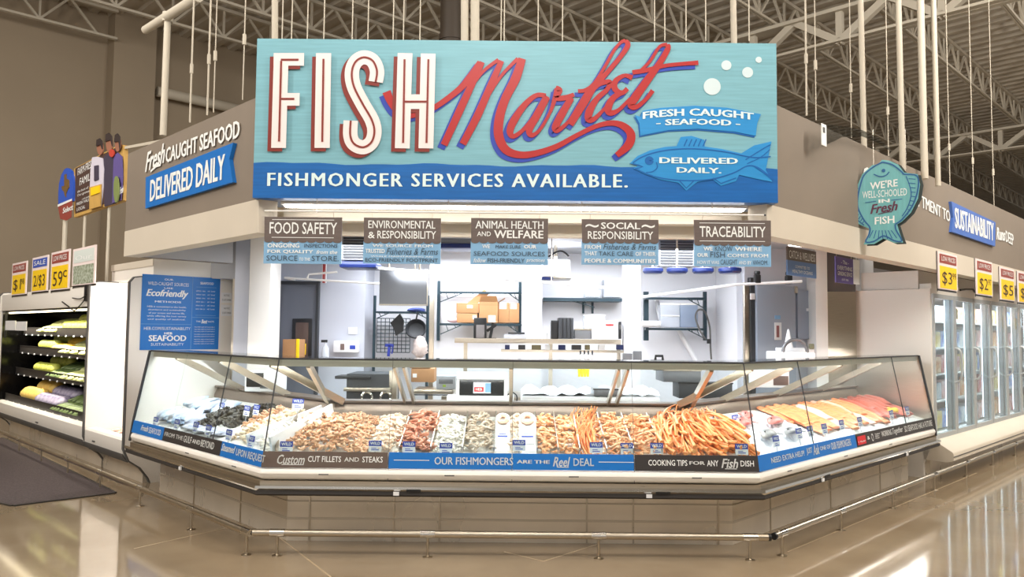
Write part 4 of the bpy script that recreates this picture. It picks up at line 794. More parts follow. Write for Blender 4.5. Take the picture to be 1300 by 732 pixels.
def extr(b, x0, x1, pr): n = len(pr); return b.add([(x0, d_, z_) for d_, z_ in pr]+[(x1, d_, z_) for d_, z_ in pr], [tuple(range(n)), tuple(range(2*n-1, n-1, -1))]+[(i, (i+1) % n, (i+1) % n+n, i+n) for i in range(n)])
extr(b, -4.28, -3.09, pr); b.build('front_lip', OFFW, sc)
extr(MB(FL), -4.28, -3.09, [(.196, .31), (.196, .295), (.25, .22), (.26, .225), (.205, .31)]).build('lip_groove', GASKET, sc)
MB(FL).box(-4.28, -3.09, .40, 1.2, 0, .16).build('kick', STEELD, sc)
MB(FL).box(-4.0, -3.93, .19, .2, .335, .35).build('badge', GASKET, sc)
fm_ = fillet_mesh('fish_pack', SAL2, .2, .12, .03, 6)
for i in range(10): place(fm_, 'fish_pack', FL @ Matrix.Translation((-3.25-.2*(i % 5), .5+.28*(i//5), .424)) @ Matrix.Rotation(1.5, 4, 'Z'), 'pink wrapped fish pack lying in the low self service case', 'fish pack', 'fish packs in the low case')
pc = thing('produce_case', 'tall open refrigerated produce case with black shelves along the aisle', 'refrigerated case', FL, (-6.4, .7, 0))
endpanel(FL, -4.345, .05, 'end_panel', pc); endpanel(FL, -8.55, .05, 'end_panel', pc)
BLK = mat('black_gloss', (14, 13, 13), .12)
MB(FL).box(-8.5, -4.345, 1.15, 1.3, .2, 2.05).build('back_panel', BLK, pc)
MB(FL).box(-8.5, -8.46, .24, 1.15, .4, 2.0).build('mirror_side', BLK, pc); MB(FL).box(-4.385, -4.345, .24, 1.15, .4, 2.0).build('mirror_side', BLK, pc)
MB(FL).box(-8.5, -4.345, .22, 1.2, 1.80, 2.04, .01).build('canopy', OFFW, pc)
b = MB(FL); b.box(-8.5, -4.345, .24, 1.15, 1.78, 1.8); b.build('canopy_underside', BLACK, pc)
MB(FL).box(-8.4, -4.45, .3, .34, 1.762, 1.78).build('lamp_tube', mat('warm_tube', (255, 238, 200), .5, emit=6), pc)
b = MB(FL); extr(b, -8.5, -4.345, [(.22, .48), (.2, .46), (.2, .31), (.26, .23), (.38, .17), (1.2, .17), (1.2, .44), (.34, .44), (.32, .48)]); b.build('front_lip', OFFW, pc)
extr(MB(FL), -8.5, -4.345, [(.196, .32), (.196, .30), (.25, .23), (.26, .235), (.205, .32)]).build('lip_groove', GASKET, pc)
MB(FL).box(-8.5, -4.345, .40, 1.2, 0, .17).build('kick', STEELD, pc)
MB(FL).box(-6.25, -6.15, .19, .2, .34, .355).build('badge', GASKET, pc)
BASK = mat('basket_black', (34, 30, 28), .5)
SHV = [(.50, .30, 1.0), (1.47, .5, 1.0), (1.20, .46, 1.0), (.88, .42, 1.0)]
for z, d0, d1 in SHV:
    sh = MB(FL).box(-8.4, -4.4, d0, 1.15, z-.025, z).build('shelf', BLACK, pc)
    b = MB(FL); b.box(-8.38, -4.42, d0, d0+.012, z, z+.085); b.box(-8.38, -4.42, d0-.004, d0, z+.08, z+.088)
    b.build('basket_front', BASK, sh)
    b = MB(FL)
    for k in range(12): x = -8.2+.33*k; b.box(x-.02, x+.02, d0-.01, d0-.002, z-.03, z-.012)
    b.build('tag_clip', PWHITE, sh)
o = area('case_lamp', FL @ Vector((-6.4, .34, 1.755)), FL @ Vector((-6.4, .75, .6)), 3.9, .05, 40, (1, .92, .76)); o.rotation_euler = (FL.to_3x3() @ (Vector((0, .45, -1)).to_track_quat('-Z', 'Y').to_matrix())).to_euler()
o.data.spread = R(95)
b = MB(FL)
G = {'green_cabbage': (mat('cabbage', (150, 168, 54), .5, rgb2=(206, 204, 100), scale=14), .065, .065, .06), 'yellow_squash': (mat('squash', (232, 178, 40), .45, rgb2=(246, 214, 100), scale=10), .045, .085, .04), 'wrapped_celery': (mat('celery', (176, 190, 96), .4, rgb2=(228, 226, 170), scale=14), .035, .14, .03), 'melon': (mat('melon_skin', (226, 176, 66), .5, rgb2=(236, 206, 120), scale=8), .08, .09, .075), 'dark_greens': (mat('dark_greens', (40, 56, 30), .5, rgb2=(92, 112, 56), scale=20), .07, .08, .05), 'purple_potato_bag': (mat('bagged_potato', (96, 84, 130), .4, rgb2=(196, 188, 206), scale=18), .07, .09, .055), 'cucumber': (mat('cucumber_skin', (54, 78, 40), .4, rgb2=(130, 150, 90), scale=16), .028, .13, .026)}
gm = {k: blob_mesh(k, v[0], v[1], v[2], v[3], 5, 9, .06) for k, v in G.items()}
rows = [(1.47, ['yellow_squash']*7+['green_cabbage']*10+['wrapped_celery']*8, 'top shelf'), (1.20, ['wrapped_celery']*14+['yellow_squash']*5+['green_cabbage']*6, 'second shelf'), (.88, ['wrapped_celery']*12+['cucumber']*6+['green_cabbage']*7, 'third shelf'), (.50, ['green_cabbage']*3+['cucumber']*9+['purple_potato_bag']*8+['melon']*6, 'bottom shelf')]
for z, items, wh in rows:
    d0 = {1.47: .5, 1.2: .46, .88: .42, .5: .3}[z]; n = len(items)
    for i, it in enumerate(items):
        for r_ in range(2):
            x = -4.5-3.1*(i+.5)/n+rnd.uniform(-.02, .02); d = d0+.12+.2*r_; v = G[it]
            place(gm[it], it, FL @ Matrix.Translation((x, d, z+v[3]+.05+.09*r_)) @ Matrix.Rotation(rnd.uniform(-.4, .4), 4, 'Z') @ Matrix.Rotation(.25, 4, 'X') @ Matrix.Scale(1.3, 4), it.replace('_', ' ')+' in the black basket on the produce case '+wh, it.split('_')[-1], it.replace('_', ' ')+' on the '+wh)
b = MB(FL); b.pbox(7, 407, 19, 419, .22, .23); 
t = thing('reflection_card', 'pair of white panels imitating mirror reflections at the dark far end of the produce case', 'card', FL, (-8.3, .25, 1.55))
b.build('card', PWHITE, t); MB(FL).pbox(20.5, 408, 33, 419.5, .22, .23).build('card', PWHITE, t)  # bright reflections in the mirrored end wall, modelled as white panels
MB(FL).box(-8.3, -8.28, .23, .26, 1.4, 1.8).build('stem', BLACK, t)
t = thing('camera_cable', 'black cables and bracket dangling on the produce case canopy', 'cable', FL, (-4.6, .2, 1.9))
P = [on(FL, x, y, .2) for x, y in ((79, 383), (86, 388), (94, 394), (101, 388), (108, 378), (109, 362))]; MB(FL).tube(smooth_path(P, None, 5), .008, 6).build('cable', BLACK, t)
P = [on(FL, x, y, .2) for x, y in ((92, 378), (102, 379), (110, 374))]; MB(FL).tube(smooth_path(P, None, 4), .007, 6).build('cable', BLACK, t)
MB(FL).pbox(107, 362, 112, 382, .2, .22).build('bracket', BLACK, t)
# price signs standing on the case
def pricesign(M, d, q4, label, top, price, ctop, cbot, split=.36, lean=0):
    """q4: four photo corners, top row then bottom row, left to right"""
    A = [on(M, x, y, d) for x, y in q4]; x0 = (A[0].x+A[2].x)/2; x1 = (A[1].x+A[3].x)/2; zt_ = (A[0].z+A[1].z)/2; zb_ = (A[2].z+A[3].z)/2; zs = zt_-(zt_-zb_)*split; w_ = x1-x0; H = zt_-zb_
    t = thing('price_sign', label, 'price sign', M, ((x0+x1)/2, d, zb_))
    MB(M).box(x0, x1, d, d+.012, zb_, zt_).build('sign_card', PINKW, t)
    MB(M).box(x0+w_*.06, x1-w_*.06, d-.003, d, zs+H*.06, zt_-H*.06).build('header_panel', ctop, t)
    MB(M).box(x0+w_*.06, x1-w_*.06, d-.003, d, zb_+H*.03, zs-H*.02).build('price_panel', cbot, t)
    b = MB(M); b.text(top, x0+w_*.14, x1-w_*.14, zs+H*.12, H*.13, d-.005, .0); b.build('header_lettering', WPRINT, t)
    if price:
        b = MB(M); pr_ = price.split('|')
        b.text(pr_[0], x0+w_*.16, x0+w_*(.68 if len(pr_) > 1 else .86), zb_+H*.1, H*.38, d-.005, .0)
        if len(pr_) > 1: b.text(pr_[1], x0+w_*.7, x0+w_*.9, zb_+H*.3, H*.18, d-.005, .0)
        b.build('price_numerals', mat('price_ink', (60, 36, 30), .5), t)
    b = MB(M); b.box(x0-.012, x0+.004, d+.012, d+.016, zb_-.03, zt_); b.box(x0-.012, x1, d+.012, d+.016, zb_-.02, zb_); b.build('black_holder', BLACK, t)
    return t
RDB = mat('price_header_rust', (150, 66, 56), .5); RDR = mat('sale_blue', (54, 84, 178), .5); PHOTO = mat('leaf_photo', (96, 106, 70), .6, rgb2=(196, 204, 190), scale=30)
pricesign(FL, .2, ((17, 334), (35, 331), (13, 374), (32, 374)), 'LOW PRICES sign with yellow $1.98 panel farthest along the produce case', 'LOW PRICES', '$1|98', RDB, YEL)
pricesign(FL, .2, ((44, 326), (62, 324), (37, 371), (59, 369)), 'blue SALE sign with yellow 2/$3 panel on the produce case', 'SALE', '2/$3', RDR, YEL)
pricesign(FL, .2, ((66, 320), (90, 316), (63, 369), (86, 366)), 'LOW PRICES sign with yellow 59 cent panel on the produce case', 'LOW PRICES', '59|c', RDB, YEL)
t = pricesign(FL, .2, ((95, 316), (124, 310), (89, 363), (118, 360)), 'white sign with a leafy plant photo at the end of the produce case', 'Our', None, mat('sign_pale', (214, 222, 218), .5), PHOTO, .45)
# family board above the produce case
dB = .55; MBd = FL
t = thing('family_board', 'printed wooden FARM-FRESH FAMILY board with cutout people above the produce case', 'sign', FL, (-6, dB, 2.9))
V = lambda px, py, d=dB: (lambda v: (v.x, v.z))(on(FL, px, py, d))
WOODT = mat('board_wood', (196, 156, 84), .6, 0, .1, 6); BRD = mat('board_brown', (74, 52, 44), .6)
MB(FL).prism([V(*p) for p in ((94, 276), (94, 214), (152, 183), (157, 184), (157, 254), (152, 256))], dB, dB+.05).build('wood_frame', WOODT, t)
MB(FL).prism([V(*p) for p in ((96, 271), (96, 214), (150, 186), (152, 252))], dB-.006, dB).build('brown_board', BRD, t)
b = MB(FL)
for s_, a, c, h in (('FARM-FRESH', (98.5, 223), (118, 211.5), 9), ('FAMILY', (101, 235.5), (117, 227), 9), ('the best of', (98, 245), (112, 239), 3), ('Our growers', (98, 250.5), (116, 243.5), 4), ('real people', (104, 254.5), (116, 249.5), 3), ('FRESH VALUE', (97, 261), (116, 254), 3.5), ('LOCAL', (97.5, 268), (108, 264), 4)): b.ptext(s_, dB-.008, a, c, h, .0)
b.build('lettering', WPRINT, t)
def cutout(t, parts):
    for nm, m_, pts, dd in parts: MB(FL).prism([V(*p) for p in pts], dB-dd, dB-dd+.012).build(nm, m_, t)
def oval(cx, cy, rx, ry, n=14): return [(cx+rx*cos(2*pi*k/n), cy+ry*sin(2*pi*k/n)) for k in range(n)]
SHIRT = mat('print_shirt_white', (206, 200, 214), .6); DKP = mat('print_dark_cloth', (62, 54, 74), .6); HAIR = mat('print_hair', (46, 34, 34), .6)
cutout(t, [('printed_figure_shirt', SHIRT, [(119, 200), (125, 199), (132, 201), (134, 215), (133, 238), (130, 262), (117, 264), (116, 240), (117, 215)], .02), ('printed_figure_trousers', WOODT, [(117, 238), (132, 234), (131, 262), (117, 266)], .034), ('printed_figure_face', SKIN, oval(129, 188, 4, 9), .02), ('printed_figure_hair', HAIR, [(125.5, 186), (126, 178), (130, 176), (133, 180), (133, 190), (131, 184)], .034),
    ('printed_figure_shirt', DKP, [(133, 200), (140, 194), (147, 196), (149, 225), (148, 258), (134, 262)], .014), ('printed_figure_face', SKIN, oval(140, 183, 4, 11), .014), ('printed_figure_hair', HAIR, [(136.5, 180), (137, 171), (141, 169), (144.5, 173), (145, 186), (143, 178)], .028),
    ('printed_figure_shirt', PURP, [(147, 198), (152, 194), (157, 199), (158, 225), (156, 254), (145, 258), (146, 225)], .024), ('printed_figure_face', SKIN, oval(152, 183, 3.6, 10), .024), ('printed_figure_hair', HAIR, [(149, 181), (150, 172), (153, 170), (156, 174), (156, 192), (154.5, 180)], .038),
    ('printed_produce', mat('print_tomato', (186, 60, 44), .6), oval(146, 195, 3.4, 5), .04), ('printed_apron', YEL, [(120, 239), (131, 236), (131, 245), (120, 249)], .046), ('printed_badge', DKP, [(123, 211), (128, 210), (128, 228), (123, 230)], .034)])
MB(FL).prism([V(*p) for p in oval(154, 241, 3.2, 17)], dB-.06, dB-.045).build('green_emblem', mat('emblem_green', (122, 136, 78), .6), t)
b = MB(FL); b.ptext('Fresh', dB-.063, (152, 247), (156.5, 244), 9, .03, .3); b.build('emblem_lettering', WPRINT, t)
b = MB(FL)
for px, y0, y1 in ((108, 272, 281), (139, 257, 268)): a = on(FL, px, y0, dB+.04); b.tube([a, (a.x, a.y, 2.04)], .018, 8)
b.build('post', JOISTM, t)
a = on(FL, 157, 188, dB+.05); c = on(FL, 190, 173, .02); MB(FL).bar((a.x, dB+.05, a.z), (c.x, .2, c.z), .03, .03).build('bracket_arm', JOISTM, t)
t = thing('texas_sign', 'round topped blue sign with a brown Texas outline beside the family board', 'sign', FL, (-7, dB, 2.7))
MB(FL).prism([V(*p) for p in [(77, 262), (77, 246), (78, 233), (81, 222), (85, 215), (88, 213.5), (92, 217), (95, 224), (96, 240), (95, 255)]], dB-.03, dB+.01).build('blue_panel', mat('texas_blue', (38, 84, 190), .5), t)
MB(FL).prism([V(*p) for p in [(77, 262), (95, 254), (94, 276), (88, 280), (80, 278)]], dB-.035, dB-.03).build('red_band', RDB, t)
MB(FL).prism([V(*p) for p in [(77, 263), (95, 255), (95, 252.5), (77, 260)]], dB-.038, dB-.035).build('white_stripe', WPRINT, t)
MB(FL).prism([V(*p) for p in [(85, 222), (88, 221), (88, 227), (91.5, 229), (91.5, 238), (90, 240), (87.5, 246), (87.5, 251), (85.5, 248), (84.5, 243), (82.5, 242), (81.5, 237), (85, 236)]], dB-.036, dB-.03).build('state_outline', mat('texas_brown', (112, 84, 44), .5), t)
b = MB(FL); b.ptext('Select', dB-.04, (79.5, 271), (92.5, 266), 7, .03, .1); b.build('lettering', WPRINT, t)
a = on(FL, 83, 279, dB); MB(FL).tube([(a.x, dB, a.z), (a.x, dB, 2.04)], .03, 8).build('post', JOISTM, t)
# poster on the service case end panel
MP = Matrix.Translation(FL @ Vector((-3.045, 0, 0))) @ Matrix(((q, -q, 0, 0), (q, q, 0, 0), (0, 0, 1, 0), (0, 0, 0, 1)))
t = thing('poster', 'blue sustainability poster on the white end panel beside the case', 'poster', MP, (.6, -.002, 1.3))
a = on(MP, 181, 347, -.006); c = on(MP, 277, 444, -.006)
zt1 = on(MP, 182, 347.5, -.006).z; zb1 = on(MP, 181, 444, -.006).z
MB(MP).box(a.x, c.x, -.006, -.001, zb1, zt1).build('sheet', BLUE, t)
w_ = c.x-a.x; H = zt1-zb1; b = MB(MP)
def pt_(s_, x0, x1, z, h, bo=.01, sh=0): b.text(s_, a.x+w_*x0, a.x+w_*x1, zb1+H*z, H*h, -.008, bo, sh)
pt_('OUR', .27, .38, .93, .025); pt_('WILD-CAUGHT SOURCES', .07, .58, .86, .045, .0); pt_('USE', .27, .38, .815, .022); pt_('Ecofriendly', .05, .58, .685, .12, .03, .3); pt_('METHODS', .16, .49, .63, .025, .02)
for i, s_ in enumerate(('HEB is committed to the health,', 'abundance and sustainability', 'of our oceans and marine life,', 'while offering the best variety', 'and quality of seafood.')): pt_(s_, .07+.01*(i % 3), .56-.01*(i % 3), .56-.042*i, .027, .0)
pt_('HEB.COM/SUSTAINABILITY', .04, .62, .265, .04, .0); pt_('HEB', .29, .39, .205, .03, .03); pt_('SEAFOOD', .1, .57, .115, .08, .03); pt_('SUSTAINABILITY', .13, .54, .055, .035, -.005)
pt_('SEAFOOD', .73, .91, .9, .035, .02); pt_('THE', .69, .75, .375, .022); pt_('Best', .76, .84, .36, .055, .03, .3); pt_('FACTS', .85, .93, .375, .022)
for i in range(6): pt_('salmon  tuna  trout'[:12+i], .68, .8, .8-.05*i, .02, 0); pt_('wild   farmed', .83, .93, .8-.05*i, .02, 0)
for i, z in enumerate((.3, .27, .24, .2, .17, .13, .1, .07)): pt_('responsibly caught and raised seafood', .67, .94, z, .018, 0)
b.build('lettering', WPRINT, t)
b = MB(MP)
for x0, x1, z in ((.0, .63, .34), (.68, .95, .86), (.68, .95, .47), (.63, 1, .44)): b.box(a.x+w_*x0, a.x+w_*x1, -.008, -.006, zb1+H*z, zb1+H*z+.003)
b.box(a.x+w_*.63, a.x+w_*.633, -.008, -.006, zb1, zt1); b.build('rule_lines', LBLUE, t)
for y0, y1, lab in ((371, 384.5, 'small white notice on the end panel beside the poster, upper one'), (386.5, 401, 'small white notice on the end panel beside the poster, lower one')):
    t = thing('notice_card', lab, 'notice', MP, (1, -.002, 1.5)); MB(MP).pbox(281, y0, 294.5, y1, -.005, -.001).build('card', PWHITE, t)
    b = MB(MP); p = on(MP, 282, y1-3, -.006); p2 = on(MP, 293.5, y1-3, -.006); b.text('CUSTOMER', p.x, p2.x, p.z, .02, -.006, 0); b.text('NOTICE', p.x+.02, p2.x-.02, p.z+.05, .02, -.006, 0); b.build('lettering', KDARK, t)
# upper cabinet behind the service case
t = thing('case_canopy', 'warm white cabinet top above the service case beside its end panel', 'cabinet', FL, (-3.6, 1.0, 2.085))
MB(FL).box(-4.3, -3.05, .42, 1.6, 2.085, 2.27).build('cabinet_body', OFFW, t)
MB(FL).box(-4.3, -3.05, .41, .42, 2.2, 2.27).build('top_rail', BEIGE, t)
MB(FL).box(-3.16, -3.1, .35, 1.1, 1.86, 1.9).build('lamp_tube', mat('case_lamp', (255, 250, 244), .4, emit=4), sc)
_o = area('case_lamp', FL @ Vector((-3.2, .75, 1.84)), FL @ Vector((-4.3, .7, 1.0)), .7, .06, 16, (1, .97, .93))
# ================================================================== freezers along the right
X0 = 4.22
fz = thing('freezer', 'white glass door freezer run with bright shelves along the right aisle', 'freezer', FR, (8, .7, 0))
pr = [(.2, 2.08), (1.22, 2.08), (1.22, .0), (.3, 0), (.3, .16), (.2, .36)]
extr(MB(FR), X0-.05, X0, pr).build('end_panel', OFFW, fz)
MB(FR).box(X0-.01, 12.8, .33, .95, 2.085, 2.29).build('top_housing', OFFW, fz)
MB(FR).box(X0, 12.8, .2, .32, 2.03, 2.14).build('header_rail', OFFW, fz)
MB(FR).box(X0, 12.8, 1.15, 1.22, .2, 2.06).build('back_panel', WHITE, fz); MB(FR).box(X0, 12.8, .3, 1.2, .30, .42).build('floor_pan', WHITE, fz); MB(FR).box(X0, 12.8, .3, 1.2, 2.03, 2.07).build('top_panel', WHITE, fz)
extr(MB(FR), X0-.05, 12.8, [(.22, .42), (.19, .42), (.01, .31), (0, .29), (0, .22), (.06, .2), (.3, .2), (.3, .42)]).build('nose_bumper', BEIGE, fz)
extr(MB(FR), X0-.05, 12.8, rect(-.004, .001, .255, .265)).build('bumper_groove', GASKET, fz)
MB(FR).box(X0, 12.8, .25, .3, 0, .2).build('kick', STEELD, fz)
for z in (.42, .78, 1.1, 1.42, 1.74): MB(FR).box(X0+.02, 12.75, .42, 1.14, z-.02, z).build('wire_shelf', WHITE, fz)
DW = .785; FRM = mat('door_frame_grey', (186, 190, 190), .35, .3)
nd = 10
dtop, dbot = 2.03, .42
x = X0+.04
proto = None
for k in range(nd):
    xa = x+k*DW+(k//3)*.03; xb = xa+DW-.015
    d_ = MB(FR)
    for z0, z1 in ((dbot, dbot+.05), (dtop-.05, dtop)): d_.box(xa, xb, .19, .22, z0, z1)
    for x0, x1 in ((xa, xa+.035), (xb-.045, xb)): d_.box(x0, x1, .19, .22, dbot+.05, dtop-.05)
    dr = d_.build('freezer_door', FRM, fz)
    MB(FR).box(xa+.03, xb-.04, .202, .208, dbot+.04, dtop-.04).build('door_glass', DGLASS, dr)
    P = [(xb-.03, .19, 1.42), (xb-.03, .13, 1.38), (xb-.03, .12, 1.22), (xb-.03, .13, 1.06), (xb-.03, .19, 1.02)]; MB(FR).tube(smooth_path(P, None, 4), .012, 8).build('handle', FRM, dr)
    MB(FR).box(xb-.03, xb+.04, .24, .29, .45, 2.0).build('mullion', FRM, fz)
    MB(FR).box(xb-.02, xb+.02, .29, .30, .5, 1.98).build('lamp_tube', mat('freezer_tube', (246, 250, 255), .4, emit=8), fz)
o = area('freezer_lamp', FR @ Vector((8.5, .36, 2.0)), FR @ Vector((8.5, .8, 1)), 8.4, .05, 115, (.95, .98, 1)); o.rotation_euler = (FR.to_3x3() @ (Vector((0, .35, -1)).to_track_quat('-Z', 'Y').to_matrix())).to_euler()
o.data.spread = R(110)
PK = [mat('pack_'+n_, c_, .4, rgb2=c2_, scale=9) for n_, c_, c2_ in (('red', (214, 70, 62), (248, 220, 210)), ('yellow', (244, 202, 70), (250, 236, 190)), ('blue', (74, 104, 190), (220, 230, 246)), ('white', (240, 238, 236), (206, 214, 226)), ('pink', (240, 170, 160), (252, 230, 224)), ('orange', (238, 150, 70), (250, 220, 180)))]
pkm = []
for i, m_ in enumerate(PK):
    b = MB(); b.box(-.11, .11, -.06, .06, 0, .24, .015); pkm.append(b.mesh('frozen_pack', m_))
cn = ['red', 'yellow', 'blue', 'white', 'pink', 'orange']; nth = ['nearest the end panel', 'second from the end panel', 'third from the end panel', 'fourth from the end panel', 'fifth from the end panel', 'sixth from the end panel', 'seventh from the end panel']
for k in range(7):
    for j, z in enumerate((.42, .78, 1.1, 1.42, 1.74)):
        for p in range(3):
            xa = x+k*DW+(k//3)*.03; c_ = (j*2+k+(p == 2)) % 6
            place(pkm[c_], 'frozen_pack', FR @ Matrix.Translation((xa+.13+.24*p, .55, z)) @ Matrix.Rotation(rnd.uniform(-.05, .05), 4, 'Z') @ Matrix.Diagonal((1, 1, rnd.uniform(.8, 1.0) if j != 4 else .85, 1)), cn[c_]+' pack in freezer door '+nth[k]+', '+('lowest', 'second', 'middle', 'fourth', 'top')[j]+' shelf', 'frozen food', cn[c_]+' packs door '+str(k)+' shelf '+str(j))
FT = mat('yellow_shelf_tag', (226, 196, 60), .5)
for k, (px, py) in enumerate(((1214, 398), (1258, 408), (1258, 424), (1275, 410), (1291, 411))):
    t = thing('door_tag', 'yellow tag hanging inside the freezer glass '+('nearest the white end panel', 'on the third door, upper one', 'on the third door, lower one', 'on the fourth door', 'on the fifth door')[k], 'tag', FR, tuple(on(FR, px, py, .23)))
    MB(FR).pbox(px-2.2, py-7, px+2.2, py+7, .23, .234).build('card', FT, t)
    b = MB(FR); v = on(FR, px, py+5, .228); b.box(v.x-.03, v.x+.03, .228, .23, v.z, v.z+.02); b.build('print', RUST, t)
for q4, lab, pr_ in ((((1190, 317), (1214, 325), (1193, 367), (1217, 369)), 'pink edged LOW PRICES sign with $3.99 nearest the fish sign on the freezer', '$3|99'), (((1239, 327), (1261, 334), (1240, 372), (1259, 377)), 'pink edged LOW PRICES sign with $2.97 second past the fish sign', '$2|97'), (((1269, 337), (1287, 343), (1271, 379), (1289, 383)), 'pink edged LOW PRICES sign with $5 third past the fish sign', '$5'), (((1291, 343), (1308, 348), (1294, 383), (1309, 386)), 'pink edged LOW PRICES sign with $4 cut by the picture edge on the freezer', '$4')):
    pricesign(FR, -.022, q4, lab, 'LOW PRICES', pr_, RDB, YEL)
b = MB(FR); t = thing('door_closer', 'dark cable bracket on the freezer header between two price signs', 'bracket', FR, (5.5, .19, 2.1))
P = [on(FR, x_, y_, .19) for x_, y_ in ((1219, 368), (1226, 367), (1235, 367), (1238, 371))]; b.tube(P, .012, 6); b.build('arm', BLACK, t)
# ================================================================== the prep kitchen behind the counter
def K(px0, py0, px1, py1, Y, dep, name, m, parent, bev=.003): return MB().pbox(px0, py0, px1, py1, Y, Y+dep, bev).build(name, m, parent)
def kt(name, label, cat, px, py, Y, group=None): return thing(name, label, cat, I4, tuple(on(I4, px, py, Y)), group)
def P3(px, py, Y): return on(I4, px, py, Y)
# grey swing door in the left bay
dr = kt('door_1', 'grey swing door', None, 380, 450, 9.2); dr['kind'] = 'structure'; del dr['label']
a = P3(358, 361, 9.18); c = P3(403, 361, 9.18)
MB().box(a.x, c.x, 9.14, 9.2, 0, a.z).build('door_leaf', KDGREY, dr)
b = MB(); b.box(a.x-.03, a.x, 9.12, 9.2, 0, a.z+.04); b.box(c.x, c.x+.03, 9.12, 9.2, 0, a.z+.04); b.box(a.x, c.x, 9.12, 9.2, a.z, a.z+.04); b.build('door_frame', KDARK, dr)
K(371, 404, 395, 452, 9.11, .03, 'window_gasket', BLACK, dr, .02); K(375.5, 409, 390.5, 452, 9.1, .012, 'window_glass', mat('brown_glass', (92, 76, 70), .15), dr)
K(385.5, 436, 388, 450, 9.09, .01, 'yellow_mark', YEL, dr)
t = kt('cardboard_box', 'small brown carton standing before the grey swing door', 'box', 369, 450, 8.7)
MB().pbox(359, 430.5, 378, 456, 8.7, 9.0, .004).build('carton', CARD, t); K(376, 430, 379.5, 456, 8.69, .01, 'yellow_tape', YEL, t)
t = kt('door_track', 'white sliding rail and arm above the grey swing door', 'rail', 420, 355, 8.9)
b = MB(); b.tube([P3(361, 352.5, 8.9), P3(482, 360, 8.9)], .012, 8); b.build('rail', WHITE, t)
b = MB(); b.tube([P3(390, 353, 8.88), P3(392, 348, 8.88), P3(428, 345, 8.88)], .012, 8); b.build('arm', WHITE, t)
b = MB(); b.box(P3(361, 352, 8.9).x, P3(366, 352, 8.9).x, 8.9, 9.2, P3(361, 354, 8.9).z, P3(361, 351, 8.9).z); b.build('bracket', WHITE, t)
t = kt('exit_conduit', 'red and white conduit hanging on the grey wall above the door', 'conduit', 411, 360, 9.1)
K(409, 330, 413.5, 359, 9.12, .04, 'pipe', PWHITE, t); K(410, 330, 411, 359, 9.115, .005, 'red_line', RED, t); K(412, 330, 412.7, 359, 9.115, .005, 'red_line', RED, t)
t = kt('switch_plate', 'white double switch plate on the grey kitchen wall', 'switch', 447, 424, 9.19)
K(442, 415, 453, 424, 9.185, .012, 'plate', PWHITE, t); K(444, 417, 446, 421, 9.178, .008, 'rocker', WHITE, t); K(449, 417, 451, 421, 9.178, .008, 'rocker', WHITE, t)
t = kt('paper_dispenser', 'white wall dispenser with small printed symbols beside the grey door', 'dispenser', 438, 447, 9.1)
K(423, 432, 454, 447.5, 9.05, .13, 'housing', PWHITE, t, .02); K(432, 436, 437, 444, 9.042, .009, 'print', mat('dispenser_print', (110, 90, 84), .5), t); K(444, 438, 451, 443, 9.042, .009, 'print', NAVY, t)
t = kt('spray_bottle', 'clear spray bottle below the white wall dispenser', 'bottle', 413, 452, 8.9)
p = P3(413, 455, 8.9); MB().lathe([(.04, 0), (.045, .05), (.04, .12), (.014, .16), (.014, .19)], p, 12).build('body', CLEARP, t); MB().bar((p.x-.05, p.y, p.z+.2), (p.x+.02, p.y, p.z+.2), .025, .03).build('trigger', BLACK, t)
# hanging grey panel
t = kt('hanging_screen', 'large grey glossy panel hanging from the ceiling before the wire rack', 'screen', 512, 388, 8.6)
pa, pb = P3(482, 341, 8.6), P3(543, 388, 8.6)
MB().box(pa.x, pb.x, 8.6, 8.66, pb.z, pa.z, .008).build('panel', mat('panel_grey', (116, 118, 122), .22, .5), t)
b = MB(); b.box(pa.x, pb.x, 8.595, 8.6, pb.z, pb.z+.015); b.box(pb.x-.012, pb.x, 8.595, 8.6, pb.z, pa.z); b.build('edge', STEEL, t)
b = MB(); b.tube([(pa.x+.1, 8.63, pa.z), (pa.x+.1, 8.63, 2.56)], .012, 6); b.tube([(pb.x-.1, 8.63, pa.z), (pb.x-.1, 8.63, 2.56)], .012, 6); b.build('hanger', STEEL, t)
MB().box(P3(545, 400, 8.5).x, P3(551, 400, 8.5).x, 8.5, 8.55, 0, 2.56, .004).thing('steel_post', STEEL, 'square steel post standing between the wire rack and the box shelf', 'post')
# wire rack with grid and hanging things
t = kt('wire_rack', 'slate wire rack with a grid panel in the kitchen recess', 'rack', 510, 452, 9.2)
b = MB(); zf = P3(500, 480, 9.2).z; zs = P3(500, 395, 9.2).z
for px in (475.5, 543): x_ = P3(px, 400, 9.2).x; MB().tube([(x_, 9.2, .02), (x_, 9.2, P3(px, 375, 9.2).z)], .018, 8).build('upright', RACK, t)
x0_, x1_ = P3(475, 400, 9.2).x, P3(543, 400, 9.2).x
MB().box(x0_, x1_, 9.2, 9.6, zs-.02, zs).build('wire_shelf', RACK, t)
b = MB(); zt_, zb_ = P3(500, 404, 9.2).z, P3(500, 447, 9.2).z; xg0, xg1 = P3(479, 400, 9.2).x, P3(521, 400, 9.2).x
for i in range(9): xx = xg0+(xg1-xg0)*i/8; b.tube([(xx, 9.19, zb_), (xx, 9.19, zt_)], .005, 5)
for i in range(10): zz_ = zb_+(zt_-zb_)*i/9; b.tube([(xg0, 9.19, zz_), (xg1, 9.19, zz_)], .005, 5)
b.build('grid_panel', RACK, t)
def bracket(parent, px0, px1, py, pyb, Y):
    b = MB(); b.bar(P3(px0, py, Y), P3(px1, py, Y), .012, .012); b.bar(P3(px0, pyb, Y), P3(px1, py+1, Y), .01, .01)
    for f in (.35, .7): xm = px0+(px1-px0)*f; b.bar(P3(xm-3, py, Y), P3(xm, pyb+(py-pyb)*f, Y), .008, .008)
    b.build('bracket', RACK, parent)
